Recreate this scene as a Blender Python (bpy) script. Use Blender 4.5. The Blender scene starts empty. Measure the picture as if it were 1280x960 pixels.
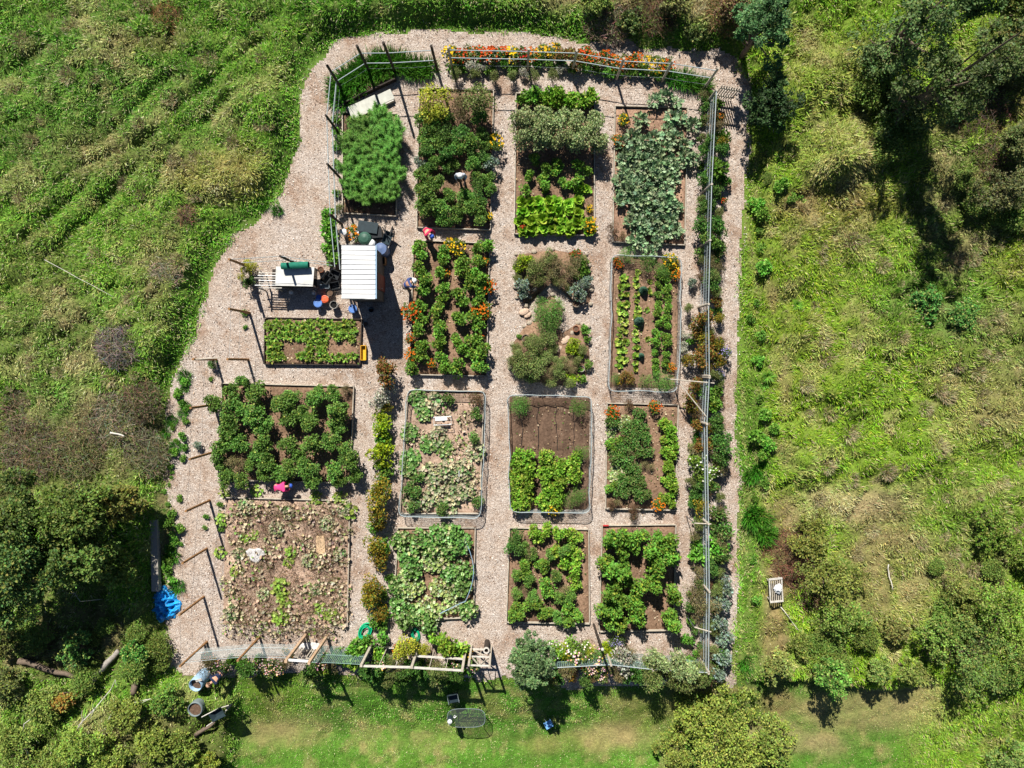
import bpy, math
import numpy as np
rng = np.random.default_rng(11)
PX, H = 24.0, 35.6
NAX, NAY = 0.0, (480-455)/PX
SX, SY, TANE = 0.28, -0.96, 0.96          # direction the light travels, tangent of the sun's elevation
col = bpy.context.scene.collection

# ------------------------------------------------------------------ basics
def P(px, py, h=0.0):
    """ground point under something seen at (px, py) in the photograph when it stands h metres up"""
    x, y = (px-640)/PX, (480-py)/PX
    z = 0.
    for _ in range(4):
        k = (H-h-z)/H; X, Y = NAX+(x-NAX)*k, NAY+(y-NAY)*k
        z = -float(drop(X*PX+640, 480-Y*PX))
    return X, Y
def drop(px, py):
    """how far the ground falls away south of the garden"""
    return 1.45*smooth(838, 940, py)*smooth(190, 330, px)*(1-.6*smooth(880, 1060, px))
def lin(r, g=None, b=None):
    if g is None: r, g, b = r
    f = lambda c: ((c/255+0.055)/1.055)**2.4 if c > 10 else c/255/12.92
    return np.array([f(r), f(g), f(b)])
def smooth(a, b, x):
    t = np.clip((x-a)/(b-a), 0, 1); return t*t*(3-2*t)
def norm(v): return v/np.maximum(np.linalg.norm(v, axis=-1, keepdims=True), 1e-9)
_tab = np.random.default_rng(3).random((256, 256))
def vnoise(x, y, s, o=0):
    x = np.asarray(x)/s+o*17.3+500; y = np.asarray(y)/s+o*31.7+500
    ix, iy = np.floor(x).astype(int), np.floor(y).astype(int); fx, fy = x-ix, y-iy
    fx, fy = fx*fx*(3-2*fx), fy*fy*(3-2*fy)
    g = lambda i, j: _tab[i % 256, j % 256]
    return (g(ix, iy)*(1-fx)+g(ix+1, iy)*fx)*(1-fy)+(g(ix, iy+1)*(1-fx)+g(ix+1, iy+1)*fx)*fy
def fbm(x, y, s, o=0, n=3):
    r, a, t = 0, 1, 0
    for i in range(n): r = r+a*vnoise(x, y, s/2**i, o+i*5); t += a; a *= .5
    return r/t
def rand(n, a=0., b=1.): return rng.uniform(a, b, n)
def runit(n): return norm(rng.normal(size=(n, 3)))

# ------------------------------------------------------------------ materials
def nodes(name):
    m = bpy.data.materials.new(name); m.use_nodes = True
    nt = m.node_tree; nt.nodes.clear()
    N = lambda t, **k: [n := nt.nodes.new(t), [setattr(n, a, b) for a, b in k.items()]][0]
    return m, nt, N, nt.links.new
def veg_mat(name, rough=.55, trans=.3, spec=.3, var=.25):
    m, nt, N, L = nodes(name)
    at = N('ShaderNodeAttribute', attribute_name='col')
    oi = N('ShaderNodeObjectInfo'); ge = N('ShaderNodeNewGeometry')
    hs = N('ShaderNodeHueSaturation')
    mr = N('ShaderNodeMapRange'); mr.inputs[3].default_value = 1-var; mr.inputs[4].default_value = 1+var
    L(ge.outputs['Random Per Island'], mr.inputs[0])
    m2 = N('ShaderNodeMapRange'); m2.inputs[3].default_value = .488; m2.inputs[4].default_value = .512
    L(oi.outputs['Random'], m2.inputs[0]); L(m2.outputs[0], hs.inputs['Hue'])
    m3 = N('ShaderNodeMapRange'); m3.inputs[3].default_value = .82; m3.inputs[4].default_value = 1.18
    L(oi.outputs['Random'], m3.inputs[0])
    mu = N('ShaderNodeMath', operation='MULTIPLY'); L(mr.outputs[0], mu.inputs[0]); L(m3.outputs[0], mu.inputs[1])
    L(mu.outputs[0], hs.inputs['Value']); L(at.outputs['Color'], hs.inputs['Color'])
    b = N('ShaderNodeBsdfPrincipled'); b.inputs['Roughness'].default_value = rough
    b.inputs['Specular IOR Level'].default_value = spec
    L(hs.outputs[0], b.inputs['Base Color'])
    t = N('ShaderNodeBsdfTranslucent'); L(hs.outputs[0], t.inputs[0])
    mx = N('ShaderNodeMixShader'); mx.inputs[0].default_value = trans
    L(b.outputs[0], mx.inputs[1]); L(t.outputs[0], mx.inputs[2])
    o = N('ShaderNodeOutputMaterial'); L(mx.outputs[0], o.inputs[0])
    return m
def pm(name, rgb, rough=.8, var=.25, scale=6., stretch=(1, 1, 1), bump=.3, spec=.3, metal=0.):
    """painted, wooden or metal surface with soft wear"""
    m, nt, N, L = nodes(name)
    c = lin(rgb)
    tc = N('ShaderNodeTexCoord'); mp = N('ShaderNodeMapping'); mp.inputs['Scale'].default_value = stretch
    L(tc.outputs['Object'], mp.inputs[0])
    n1 = N('ShaderNodeTexNoise'); n1.inputs['Scale'].default_value = scale; n1.inputs['Detail'].default_value = 5
    L(mp.outputs[0], n1.inputs['Vector'])
    cr = N('ShaderNodeValToRGB'); cr.color_ramp.elements[0].position = .3; cr.color_ramp.elements[1].position = .7
    cr.color_ramp.elements[0].color = (*np.clip(c*(1-var), 0, 1), 1); cr.color_ramp.elements[1].color = (*np.clip(c*(1+var), 0, 1), 1)
    L(n1.outputs[0], cr.inputs[0])
    b = N('ShaderNodeBsdfPrincipled'); b.inputs['Roughness'].default_value = rough
    b.inputs['Specular IOR Level'].default_value = spec; b.inputs['Metallic'].default_value = metal
    L(cr.outputs[0], b.inputs['Base Color'])
    bp = N('ShaderNodeBump'); bp.inputs['Strength'].default_value = bump; bp.inputs['Distance'].default_value = .01
    L(n1.outputs[0], bp.inputs['Height']); L(bp.outputs[0], b.inputs['Normal'])
    o = N('ShaderNodeOutputMaterial'); L(b.outputs[0], o.inputs[0])
    return m
def chips_mat():
    m, nt, N, L = nodes('wood_chips')
    tc = N('ShaderNodeTexCoord')
    nz = N('ShaderNodeTexNoise'); nz.inputs['Scale'].default_value = 3; L(tc.outputs['Object'], nz.inputs['Vector'])
    outs = []
    vm = N('ShaderNodeVectorMath', operation='SCALE'); vm.inputs['Scale'].default_value = .35; L(nz.outputs['Color'], vm.inputs[0]); nz.inputs['Scale'].default_value = 2.2
    va = N('ShaderNodeVectorMath', operation='ADD'); L(tc.outputs['Object'], va.inputs[0]); L(vm.outputs[0], va.inputs[1])
    for sc, rot, st in ((23, .5, (1, 2.3, 1)), (27, 2.0, (1, 2.0, 1))):
        mp = N('ShaderNodeMapping'); mp.inputs['Rotation'].default_value = (0, 0, rot); mp.inputs['Scale'].default_value = st
        L(va.outputs[0], mp.inputs[0])
        v = N('ShaderNodeTexVoronoi'); v.inputs['Scale'].default_value = sc; L(mp.outputs[0], v.inputs['Vector'])
        outs.append(v)
    mx = N('ShaderNodeMix', data_type='RGBA'); mx.inputs[0].default_value = .5
    n3 = N('ShaderNodeTexNoise'); n3.inputs['Scale'].default_value = 9; L(tc.outputs['Object'], n3.inputs['Vector'])
    st = N('ShaderNodeMath', operation='GREATER_THAN'); st.inputs[1].default_value = .5; L(n3.outputs[0], st.inputs[0])
    L(st.outputs[0], mx.inputs[0]); L(outs[0].outputs['Color'], mx.inputs[6]); L(outs[1].outputs['Color'], mx.inputs[7])
    sep = N('ShaderNodeSeparateColor'); L(mx.outputs[2], sep.inputs[0])
    cr = N('ShaderNodeValToRGB'); e = cr.color_ramp.elements
    pts = [(0, (116, 100, 90)), (.12, (164, 150, 140)), (.4, (191, 175, 161)), (.7, (207, 194, 182)), (.95, (236, 230, 222))]
    e[0].position, e[0].color = 0, (*lin(pts[0][1]), 1); e[1].position, e[1].color = pts[-1][0], (*lin(pts[-1][1]), 1)
    for p, c in pts[1:-1]: x = e.new(p); x.color = (*lin(c), 1)
    L(sep.outputs[0], cr.inputs[0])
    # larger areas: fresher reddish chips and greyer trodden ones
    n2 = N('ShaderNodeTexNoise'); n2.inputs['Scale'].default_value = .55; n2.inputs['Detail'].default_value = 6; n2.inputs['Roughness'].default_value = .65
    L(tc.outputs['Object'], n2.inputs['Vector'])
    c2 = N('ShaderNodeValToRGB'); e = c2.color_ramp.elements
    e[0].position, e[0].color = .34, (.70, .56, .47, 1); e[1].position, e[1].color = .68, (1.03, 1.04, 1.06, 1)
    x = e.new(.46); x.color = (.96, .9, .85, 1)
    L(n2.outputs[0], c2.inputs[0])
    n5 = N('ShaderNodeTexNoise'); n5.inputs['Scale'].default_value = .28; n5.inputs['Detail'].default_value = 9; n5.inputs['Roughness'].default_value = .72; n5.inputs['Distortion'].default_value = .6
    L(tc.outputs['Object'], n5.inputs['Vector']); r5 = N('ShaderNodeMapRange'); r5.inputs[1].default_value = .54; r5.inputs[2].default_value = .66; L(n5.outputs[0], r5.inputs[0])
    m5 = N('ShaderNodeMix', data_type='RGBA'); m5.inputs[7].default_value = (.66, .52, .42, 1); L(r5.outputs[0], m5.inputs[0]); L(c2.outputs[0], m5.inputs[6])
    class _o: outputs = [m5.outputs[2]]
    c2 = _o
    mm = N('ShaderNodeMix', data_type='RGBA', blend_type='MULTIPLY'); mm.inputs[0].default_value = 1
    L(cr.outputs[0], mm.inputs[6]); L(c2.outputs[0], mm.inputs[7])
    b = N('ShaderNodeBsdfPrincipled'); b.inputs['Roughness'].default_value = .9; b.inputs['Specular IOR Level'].default_value = .15
    L(mm.outputs[2], b.inputs['Base Color'])
    bp = N('ShaderNodeBump'); bp.inputs['Strength'].default_value = .8; bp.inputs['Distance'].default_value = .03
    L(sep.outputs[1], bp.inputs['Height']); L(bp.outputs[0], b.inputs['Normal'])
    o = N('ShaderNodeOutputMaterial'); L(b.outputs[0], o.inputs[0])
    return m
def soil_mat(name, c1, c2, scale=8):
    m, nt, N, L = nodes(name)
    tc = N('ShaderNodeTexCoord')
    n1 = N('ShaderNodeTexNoise'); n1.inputs['Scale'].default_value = scale; n1.inputs['Detail'].default_value = 8; n1.inputs['Roughness'].default_value = .7
    L(tc.outputs['Object'], n1.inputs['Vector'])
    cr = N('ShaderNodeValToRGB'); e = cr.color_ramp.elements
    e[0].position, e[0].color = .32, (*lin(c1), 1); e[1].position, e[1].color = .68, (*lin(c2), 1)
    L(n1.outputs[0], cr.inputs[0])
    nb = N('ShaderNodeTexNoise'); nb.inputs['Scale'].default_value = .9; nb.inputs['Detail'].default_value = 4; L(tc.outputs['Object'], nb.inputs['Vector'])
    mb = N('ShaderNodeMapRange'); mb.inputs[1].default_value = .35; mb.inputs[2].default_value = .65; mb.inputs[3].default_value = .72; mb.inputs[4].default_value = 1.2; L(nb.outputs[0], mb.inputs[0])
    hv = N('ShaderNodeHueSaturation'); L(mb.outputs[0], hv.inputs['Value']); L(cr.outputs[0], hv.inputs['Color']); cr = hv
    b = N('ShaderNodeBsdfPrincipled'); b.inputs['Roughness'].default_value = .95; b.inputs['Specular IOR Level'].default_value = .1
    L(cr.outputs[0], b.inputs['Base Color'])
    bp = N('ShaderNodeBump'); bp.inputs['Strength'].default_value = 1; bp.inputs['Distance'].default_value = .05
    L(n1.outputs[0], bp.inputs['Height']); L(bp.outputs[0], b.inputs['Normal'])
    o = N('ShaderNodeOutputMaterial'); L(b.outputs[0], o.inputs[0])
    return m
def ground_mat():
    m, nt, N, L = nodes('meadow_ground')
    at = N('ShaderNodeAttribute', attribute_name='col'); tc = N('ShaderNodeTexCoord')
    n1 = N('ShaderNodeTexNoise'); n1.inputs['Scale'].default_value = 7; n1.inputs['Detail'].default_value = 8; n1.inputs['Roughness'].default_value = .75
    L(tc.outputs['Object'], n1.inputs['Vector'])
    mr = N('ShaderNodeMapRange'); mr.inputs[1].default_value = .25; mr.inputs[2].default_value = .75; mr.inputs[3].default_value = .45; mr.inputs[4].default_value = 1.5
    L(n1.outputs[0], mr.inputs[0])
    hs = N('ShaderNodeHueSaturation'); L(mr.outputs[0], hs.inputs['Value']); L(at.outputs['Color'], hs.inputs['Color'])
    b = N('ShaderNodeBsdfPrincipled'); b.inputs['Roughness'].default_value = .95; b.inputs['Specular IOR Level'].default_value = .1
    L(hs.outputs[0], b.inputs['Base Color'])
    bp = N('ShaderNodeBump'); bp.inputs['Strength'].default_value = 1; bp.inputs['Distance'].default_value = .06
    L(n1.outputs[0], bp.inputs['Height']); L(bp.outputs[0], b.inputs['Normal'])
    o = N('ShaderNodeOutputMaterial'); L(b.outputs[0], o.inputs[0])
    return m
def glass_mat():
    m, nt, N, L = nodes('smoked_glass')
    a = N('ShaderNodeBsdfTransparent'); a.inputs[0].default_value = (.8, .83, .82, 1)
    b = N('ShaderNodeBsdfPrincipled'); b.inputs['Base Color'].default_value = (.2, .22, .22, 1); b.inputs['Roughness'].default_value = .25
    mx = N('ShaderNodeMixShader'); mx.inputs[0].default_value = .12; L(a.outputs[0], mx.inputs[1]); L(b.outputs[0], mx.inputs[2])
    o = N('ShaderNodeOutputMaterial'); L(mx.outputs[0], o.inputs[0]); return m
VEG = veg_mat('foliage', trans=.2); GRASS = veg_mat('grass_blades', rough=.6, trans=.16, spec=.2, var=.32)
PETAL = veg_mat('petals', rough=.6, trans=.2, spec=.1, var=.12)
DRY = veg_mat('dry_stalks', rough=.85, trans=.05, spec=.1, var=.3)
CHIPS = chips_mat(); GROUND = ground_mat()
SOIL = soil_mat('bed_soil', (108, 84, 66), (168, 138, 114)); SOILD = soil_mat('dark_soil', (86, 68, 56), (130, 106, 88)); SOILP = soil_mat('pale_soil', (144, 116, 98), (212, 186, 164)); SOILR = soil_mat('red_soil', (124, 92, 74), (190, 158, 134))
_pc = {}
def M(key, rgb=None, **k):
    if key not in _pc: _pc[key] = pm(key, rgb, **k)
    return _pc[key]
M('grey_wood', (184, 174, 158), scale=5, stretch=(1, 1, 4)); M('dark_wood', (62, 54, 48), scale=8); M('brown_wood', (150, 112, 74), scale=8)
M('pale_wood', (190, 180, 164), scale=7); M('white_paint', (228, 230, 230), var=.06, rough=.5); M('galv_wire', (168, 180, 182), var=.1, rough=.5)
M('green_wire', (135, 165, 158), var=.15); M('dark_plastic', (34, 38, 42), var=.2, rough=.45); M('blue_plastic', (98, 138, 205), var=.1, rough=.45)
M('orange_plastic', (226, 104, 66), var=.1, rough=.45); M('grey_plastic', (128, 142, 152), var=.12, rough=.5); M('stone', (170, 158, 140), scale=12)
M('terracotta', (180, 110, 80)); M('bark', (112, 98, 84), scale=14, bump=.8); M('grey_bark', (150, 144, 136), scale=14, bump=.8); M('bleached', (205, 200, 190))

# ------------------------------------------------------------------ geometry
class Geo:
    def __init__(s): s.V, s.F, s.C, s.n = [], {}, [], 0
    def add(s, V, F, c=(.5, .5, .5)):
        V = np.asarray(V, float).reshape(-1, 3)
        if isinstance(F, np.ndarray): F = {F.shape[1]: F}
        elif not isinstance(F, dict):
            d = {}
            for f in F: d.setdefault(len(f), []).append(f)
            F = d
        for k, f in F.items(): s.F.setdefault(k, []).append(np.asarray(f, int).reshape(-1, k)+s.n)
        c = np.asarray(c, float)
        s.C.append(np.broadcast_to(c, (len(V), 3)) if c.ndim == 1 else c)
        s.V.append(V); s.n += len(V); return s
    def mesh(s, name, mat, smooth_=False):
        me = bpy.data.meshes.new(name)
        V = np.concatenate(s.V); me.vertices.add(len(V)); me.vertices.foreach_set('co', V.astype(np.float32).ravel())
        li, st, p = [], [], 0
        for k, fs in s.F.items():
            f = np.concatenate(fs); li.append(f.ravel()); st.append(p+np.arange(len(f))*k); p += f.size
        li = np.concatenate(li); st = np.concatenate(st)
        me.loops.add(len(li)); me.loops.foreach_set('vertex_index', li.astype(np.int32))
        me.polygons.add(len(st)); me.polygons.foreach_set('loop_start', st.astype(np.int32))
        me.polygons.foreach_set('use_smooth', np.full(len(st), bool(smooth_)))
        me.update(calc_edges=True)
        a = me.color_attributes.new('col', 'FLOAT_COLOR', 'POINT')
        C = np.concatenate(s.C); a.data.foreach_set('color', np.concatenate([C, np.ones((len(C), 1))], 1).astype(np.float32).ravel())
        me.materials.append(mat); return me
    def build(s, name, mat, parent=None, loc=None, smooth_=False):
        o = bpy.data.objects.new(name, s.mesh(name, mat, smooth_)); col.objects.link(o)
        if parent is not None: o.parent = parent
        if loc is not None: o.location = loc
        return o
    def box(s, c, d, rz=0., c3=(.5, .5, .5)):
        x, y, z = np.array(d)/2
        V = np.array([(a*x, b*y, e*z) for e in (-1, 1) for a, b in ((-1, -1), (1, -1), (1, 1), (-1, 1))])
        R = np.array([(math.cos(rz), -math.sin(rz), 0), (math.sin(rz), math.cos(rz), 0), (0, 0, 1)])
        return s.add(V@R.T+np.array(c), np.array([(3, 2, 1, 0), (4, 5, 6, 7), (0, 1, 5, 4), (1, 2, 6, 5), (2, 3, 7, 6), (3, 0, 4, 7)]), c3)
    def beam(s, a, b, w, h, c3=(.5, .5, .5)):
        a, b = np.array(a, float), np.array(b, float); d = norm(b-a)
        u = np.array((0, 0, 1.)) if abs(d[2]) < .9 else np.array((0, 1., 0))
        n = norm(np.cross(d, u)); u = np.cross(n, d)
        V = [p+n*i*w/2+u*j*h/2 for p in (a, b) for i, j in ((-1, -1), (1, -1), (1, 1), (-1, 1))]
        return s.add(V, np.array([(0, 1, 2, 3), (7, 6, 5, 4), (0, 4, 5, 1), (1, 5, 6, 2), (2, 6, 7, 3), (3, 7, 4, 0)]), c3)
    def tube(s, pts, r, k=6, c3=(.5, .5, .5), closed=False):
        pts = np.array(pts, float); n = len(pts); r = np.broadcast_to(r, (n,))
        t = norm(np.gradient(pts, axis=0)) if not closed else norm(np.roll(pts, -1, 0)-np.roll(pts, 1, 0))
        u0 = np.array((0, 0, 1.)) if abs(t[:, 2]).mean() < .8 else np.array((1., 0, 0))
        a = norm(np.cross(t, u0)); b = np.cross(a, t)
        th = np.arange(k)*2*math.pi/k
        V = pts[:, None]+r[:, None, None]*(np.cos(th)[None, :, None]*a[:, None]+np.sin(th)[None, :, None]*b[:, None])
        m = n if closed else n-1
        i = np.arange(m)[:, None]; j = np.arange(k)[None]; i2 = (i+1) % n; j2 = (j+1) % k
        F = np.stack([i*k+j, i*k+j2, i2*k+j2, i2*k+j], -1).reshape(-1, 4)
        d = {4: F}
        if not closed and k != 4: d[k] = np.array([list(range(k))[::-1], [(n-1)*k+x for x in range(k)]])
        elif not closed: d[4] = np.concatenate([F, [[3, 2, 1, 0], [(n-1)*k+x for x in range(k)]]])
        return s.add(V.reshape(-1, 3), d, c3)
    def lathe(s, prof, k=16, c=(0, 0, 0), c3=(.5, .5, .5), sx=1, sy=1, cap=True):
        prof = np.array(prof, float); n = len(prof); th = np.arange(k)*2*math.pi/k
        V = np.stack([prof[:, None, 0]*np.cos(th)*sx, prof[:, None, 0]*np.sin(th)*sy, np.broadcast_to(prof[:, None, 1], (n, k))], -1).reshape(-1, 3)+np.array(c)
        i = np.arange(n-1)[:, None]; j = np.arange(k)[None]; j2 = (j+1) % k
        F = {4: np.stack([i*k+j, i*k+j2, (i+1)*k+j2, (i+1)*k+j], -1).reshape(-1, 4)}
        if cap: F[k] = np.array([[x for x in range(k)][::-1], [(n-1)*k+x for x in range(k)]])
        return s.add(V, F, c3)
    def stamp(s, tmpl, pos, d, n, size, c, wid=None):
        """copies of one small leaf shape: y along d, z along n"""
        tv, tf = tmpl; N_ = len(pos)
        d = norm(d); x = norm(np.cross(d, n)); z = np.cross(x, d)
        size = np.broadcast_to(size, (N_,)); w = size if wid is None else np.broadcast_to(wid, (N_,))
        V = pos[:, None]+tv[None, :, 0, None]*x[:, None]*w[:, None, None]+tv[None, :, 1, None]*d[:, None]*size[:, None, None]+tv[None, :, 2, None]*z[:, None]*size[:, None, None]
        F = (tf[None]+(np.arange(N_)*len(tv))[:, None, None]).reshape(-1, tf.shape[1])
        c = np.broadcast_to(c, (N_, 3))
        return s.add(V.reshape(-1, 3), F, np.repeat(c, len(tv), 0))
A = np.array
LEAF = (A([(0, 0, 0), (.34, .45, .08), (0, 1, -.05), (-.34, .45, .08)]), A([(0, 1, 2), (0, 2, 3)]))
NARROW = (A([(0, 0, 0), (.12, .45, .03), (0, 1, -.08), (-.12, .45, .03)]), A([(0, 1, 2), (0, 2, 3)]))
BROAD = (A([(0, .45, -.07), (0, .1, 0), (.38, -.05, .04), (.56, .38, .02), (.38, .8, .05), (0, 1.02, -.06), (-.38, .8, .05), (-.56, .38, .02), (-.38, -.05, .04)]),
         A([(0, i, i+1) for i in range(1, 8)]+[(0, 8, 1)]))
BLADE = (A([(-.5, 0, 0), (.5, 0, 0), (.42, .5, .1), (-.42, .5, .1), (0, 1, -.05)]), A([(0, 1, 2), (0, 2, 3), (3, 2, 4)]))
WAVY = (A([(0, 0, 0), (.26, .3, .12), (.1, .45, -.03), (.36, .65, .1), (.12, .98, -.02), (-.15, .95, .08), (-.1, .6, -.04), (-.38, .6, .1), (-.24, .28, -.02)]),
        A([(0, 1, 2), (2, 3, 4), (0, 2, 6), (2, 4, 6), (4, 5, 6), (6, 7, 8), (0, 6, 8)]))
TWIG = (A([(-.5, 0, 0), (.5, 0, 0), (0, 1, 0)]), A([(0, 1, 2)]))

def tag(o, label=None, cat=None, group=None, kind=None):
    for k, v in (('label', label), ('category', cat), ('group', group), ('kind', kind)):
        if v: o[k] = v
    return o
def empty(name, loc=(0, 0, 0), rz=0., **k):
    o = bpy.data.objects.new(name, None); col.objects.link(o); o.location = loc; o.rotation_euler = (0, 0, rz); o.empty_display_size = .2
    return tag(o, **k)

# ------------------------------------------------------------------ terrain
OUT = A([(208, 835), (206, 740), (216, 650), (209, 600), (207, 540), (213, 480), (233, 440), (248, 400), (262, 345), (285, 300), (330, 268), (352, 240), (373, 195), (378, 150), (376, 105),
         (390, 80), (425, 50), (470, 42), (560, 36), (640, 40), (720, 50), (780, 50), (820, 60), (870, 66), (905, 62), (925, 75), (938, 110), (936, 180), (932, 260), (928, 330), (924, 420), (916, 500), (926, 600), (922, 700),
         (919, 800), (917, 858), (890, 856), (720, 862), (640, 848), (600, 850), (520, 846), (455, 846), (400, 838), (300, 842), (240, 846)], float)
def poly_dist(px, py, poly):
    """distance in photo pixels to the outline, negative inside"""
    px, py = np.asarray(px, float), np.asarray(py, float); d = np.full(px.shape, 1e9); ins = np.zeros(px.shape, bool)
    n = len(poly)
    for i in range(n):
        x1, y1 = poly[i]; x2, y2 = poly[(i+1) % n]
        vx, vy = x2-x1, y2-y1
        t = np.clip(((px-x1)*vx+(py-y1)*vy)/(vx*vx+vy*vy), 0, 1)
        d = np.minimum(d, np.hypot(px-x1-t*vx, py-y1-t*vy))
        if y1 != y2:
            c = ((y1 > py) != (y2 > py)) & (px < (x2-x1)*(py-y1)/(y2-y1)+x1); ins ^= c
    return np.where(ins, -d, d)
def lawn_w(px, py):
    """1 on the mown lawn south of the garden"""
    a = smooth(842, 856, py+6*np.sin(px/37))
    b = smooth(285, 305, px+ (py-850)*.12)*(1-.8*smooth(1120, 1200, px+.3*(py-900)))
    return a*b
RUTS = [(A((335, 52.)), A((222, 145.))), (A((222, 100.)), A((150, 162.))), (A((205, 172.)), A((112, 212.))), (A((70, 60.)), A((10, 100.))), (A((120, 230.)), (A((40, 300.)))),
        (A((180, 210.)), A((60, 330.))), (A((1150, 470.)), A((1060, 640.)))]
MOUNDS = [(1035, 100, 42, 30, .75), (1000, 125, 30, 22, .5), (1045, 195, 34, 30, .8), (1020, 215, 26, 20, .6), (290, 225, 60, 26, .45), (980, 350, 30, 30, .35), (1000, 410, 30, 26, .4),
          (1010, 560, 36, 22, .45), (985, 590, 30, 18, .4), (1100, 420, 36, 26, .4), (1050, 480, 40, 26, .35), (340, 130, 40, 28, .5), (1130, 560, 40, 30, .35), (1230, 620, 50, 30, .5), (560, 14, 60, 12, .35), (170, 430, 40, 40, .3), (1190, 430, 40, 30, .4), (1255, 500, 40, 40, .4)]
def tuss(x, y, cell, seed):
    """rounded clumps: (height 0..1, random value of the clump)"""
    gx, gy = np.floor(x/cell).astype(int), np.floor(y/cell).astype(int); best = np.full(x.shape, 9.); rv = np.zeros(x.shape)
    for i in (-1, 0, 1):
        for j in (-1, 0, 1):
            a, b = gx+i, gy+j; r1 = _tab[(a*7+seed) % 256, (b*13+a) % 256]; r2 = _tab[(b*5+seed+9) % 256, (a*11+b) % 256]; r3 = _tab[(a+b*3+seed) % 256, (a*5+b+77) % 256]
            d = np.hypot(x/cell-a-r1, y/cell-b-r2)/(.55+.5*r3); m = d < best; best = np.where(m, d, best); rv = np.where(m, r3, rv)
    return np.sqrt(np.clip(1-best**2, 0, 1)), rv
def gz(x, y, pd=None):
    """ground height"""
    x, y = np.asarray(x, float), np.asarray(y, float)
    px, py = x*PX+640, 480-y*PX
    if pd is None: pd = poly_dist(px, py, OUT)
    lw = lawn_w(px, py)
    away = smooth(2, 34, pd)
    right = smooth(900, 960, px)
    lump = fbm(x+.6*y, y, 1.15, 1, 2)*(1-right)+fbm(x+.2*y, y*1.25, 1.5, 9, 2)*right
    big = fbm(x, y, 5, 4, 2)
    u_, v_ = (x+y)*.7071, (y-x)*.7071; st_ = 1-right; ux, vx = (u_*.72)*st_+x*right, (v_*1.15)*st_+y*right
    t1 = tuss(ux+.25*np.sin(y*2), vx+.25*np.sin(x*2), .85, 5)[0]; t2 = tuss(x, y, .45, 40)[0]
    h = away*(1-lw)*(np.clip(lump-.3, 0, 1)*.35+.2*big+(.36*t1+.27*t2)*(.35+1.25*fbm(x, y, 3.2, 15, 2)))
    for a, b in RUTS:
        v = b-a; t = np.clip(((px-a[0])*v[0]+(py-a[1])*v[1])/(v@v), 0, 1)
        d = np.hypot(px-a[0]-t*v[0], py-a[1]-t*v[1]); h = h-.38*np.exp(-(d/6)**2)*away
    for cx, cy, rx, ry, a in MOUNDS: h = h+a*np.exp(-(((px-cx)/rx)**2+((py-cy)/ry)**2)**1.5)*away
    h = h+lw*away*(.1*fbm(x, y, .8, 7, 2)+.09*t2)
    h = h-drop(px, py)
    return h
def gz1(x, y): return float(gz(A([x]), A([y]))[0])

# colour and blade length of the wild ground: (cx, cy, rx, ry, rgb, length, density)
Z = [(640, 0, 420, 48, (70, 128, 34), .42, 1), (100, 120, 190, 130, (82, 128, 48), .34, 1), (200, 60, 50, 18, (112, 118, 60), .3, 1), (285, 228, 72, 34, (168, 152, 92), .34, 1), (160, 200, 100, 40, (112, 122, 66), .3, 1),
     (60, 330, 70, 50, (98, 118, 52), .3, 1), (90, 420, 90, 60, (98, 112, 60), .3, 1), (215, 345, 34, 60, (120, 118, 74), .26, .9), (120, 540, 120, 55, (112, 102, 74), .22, .6), (30, 580, 60, 60, (100, 104, 58), .24, .7), (70, 500, 50, 30, (76, 122, 44), .3, 1),
     (1030, 100, 70, 60, (150, 156, 80), .4, 1), (1040, 200, 55, 45, (168, 164, 100), .4, 1), (1060, 260, 70, 30, (150, 130, 76), .3, .9), (1010, 300, 60, 40, (120, 135, 50), .36, 1), (1070, 480, 110, 140, (120, 160, 38), .3, 1), (990, 420, 60, 120, (124, 154, 38), .3, 1),
     (1160, 385, 70, 55, (78, 122, 52), .3, 1), (1215, 500, 70, 60, (160, 152, 96), .24, .9), (1250, 420, 60, 60, (110, 122, 66), .26, .9), (1260, 300, 60, 50, (122, 130, 48), .3, 1), (1060, 628, 70, 28, (190, 172, 132), .2, .5), (1100, 660, 50, 40, (160, 150, 100), .24, .8), (1210, 640, 90, 60, (104, 136, 48), .34, 1),
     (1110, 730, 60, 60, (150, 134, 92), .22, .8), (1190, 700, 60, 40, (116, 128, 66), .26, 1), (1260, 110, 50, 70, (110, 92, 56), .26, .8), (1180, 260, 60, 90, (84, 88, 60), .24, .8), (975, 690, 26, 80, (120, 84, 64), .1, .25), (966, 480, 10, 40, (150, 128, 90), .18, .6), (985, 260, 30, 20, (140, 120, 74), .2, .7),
     (930, 620, 18, 200, (86, 138, 44), .26, 1), (950, 840, 40, 60, (88, 134, 46), .2, 1), (968, 780, 22, 60, (150, 118, 88), .12, .4), (962, 375, 8, 26, (140, 110, 74), .16, .6), (560, 3, 44, 10, (92, 120, 44), .3, 1), (790, 10, 140, 20, (130, 112, 80), .26, .7),
     (205, 620, 14, 90, (96, 110, 60), .16, .4), (150, 940, 140, 60, (96, 112, 52), .2, .8), (260, 905, 40, 60, (92, 118, 44), .16, .8), (80, 800, 110, 50, (70, 66, 46), .12, .35)]
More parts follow.
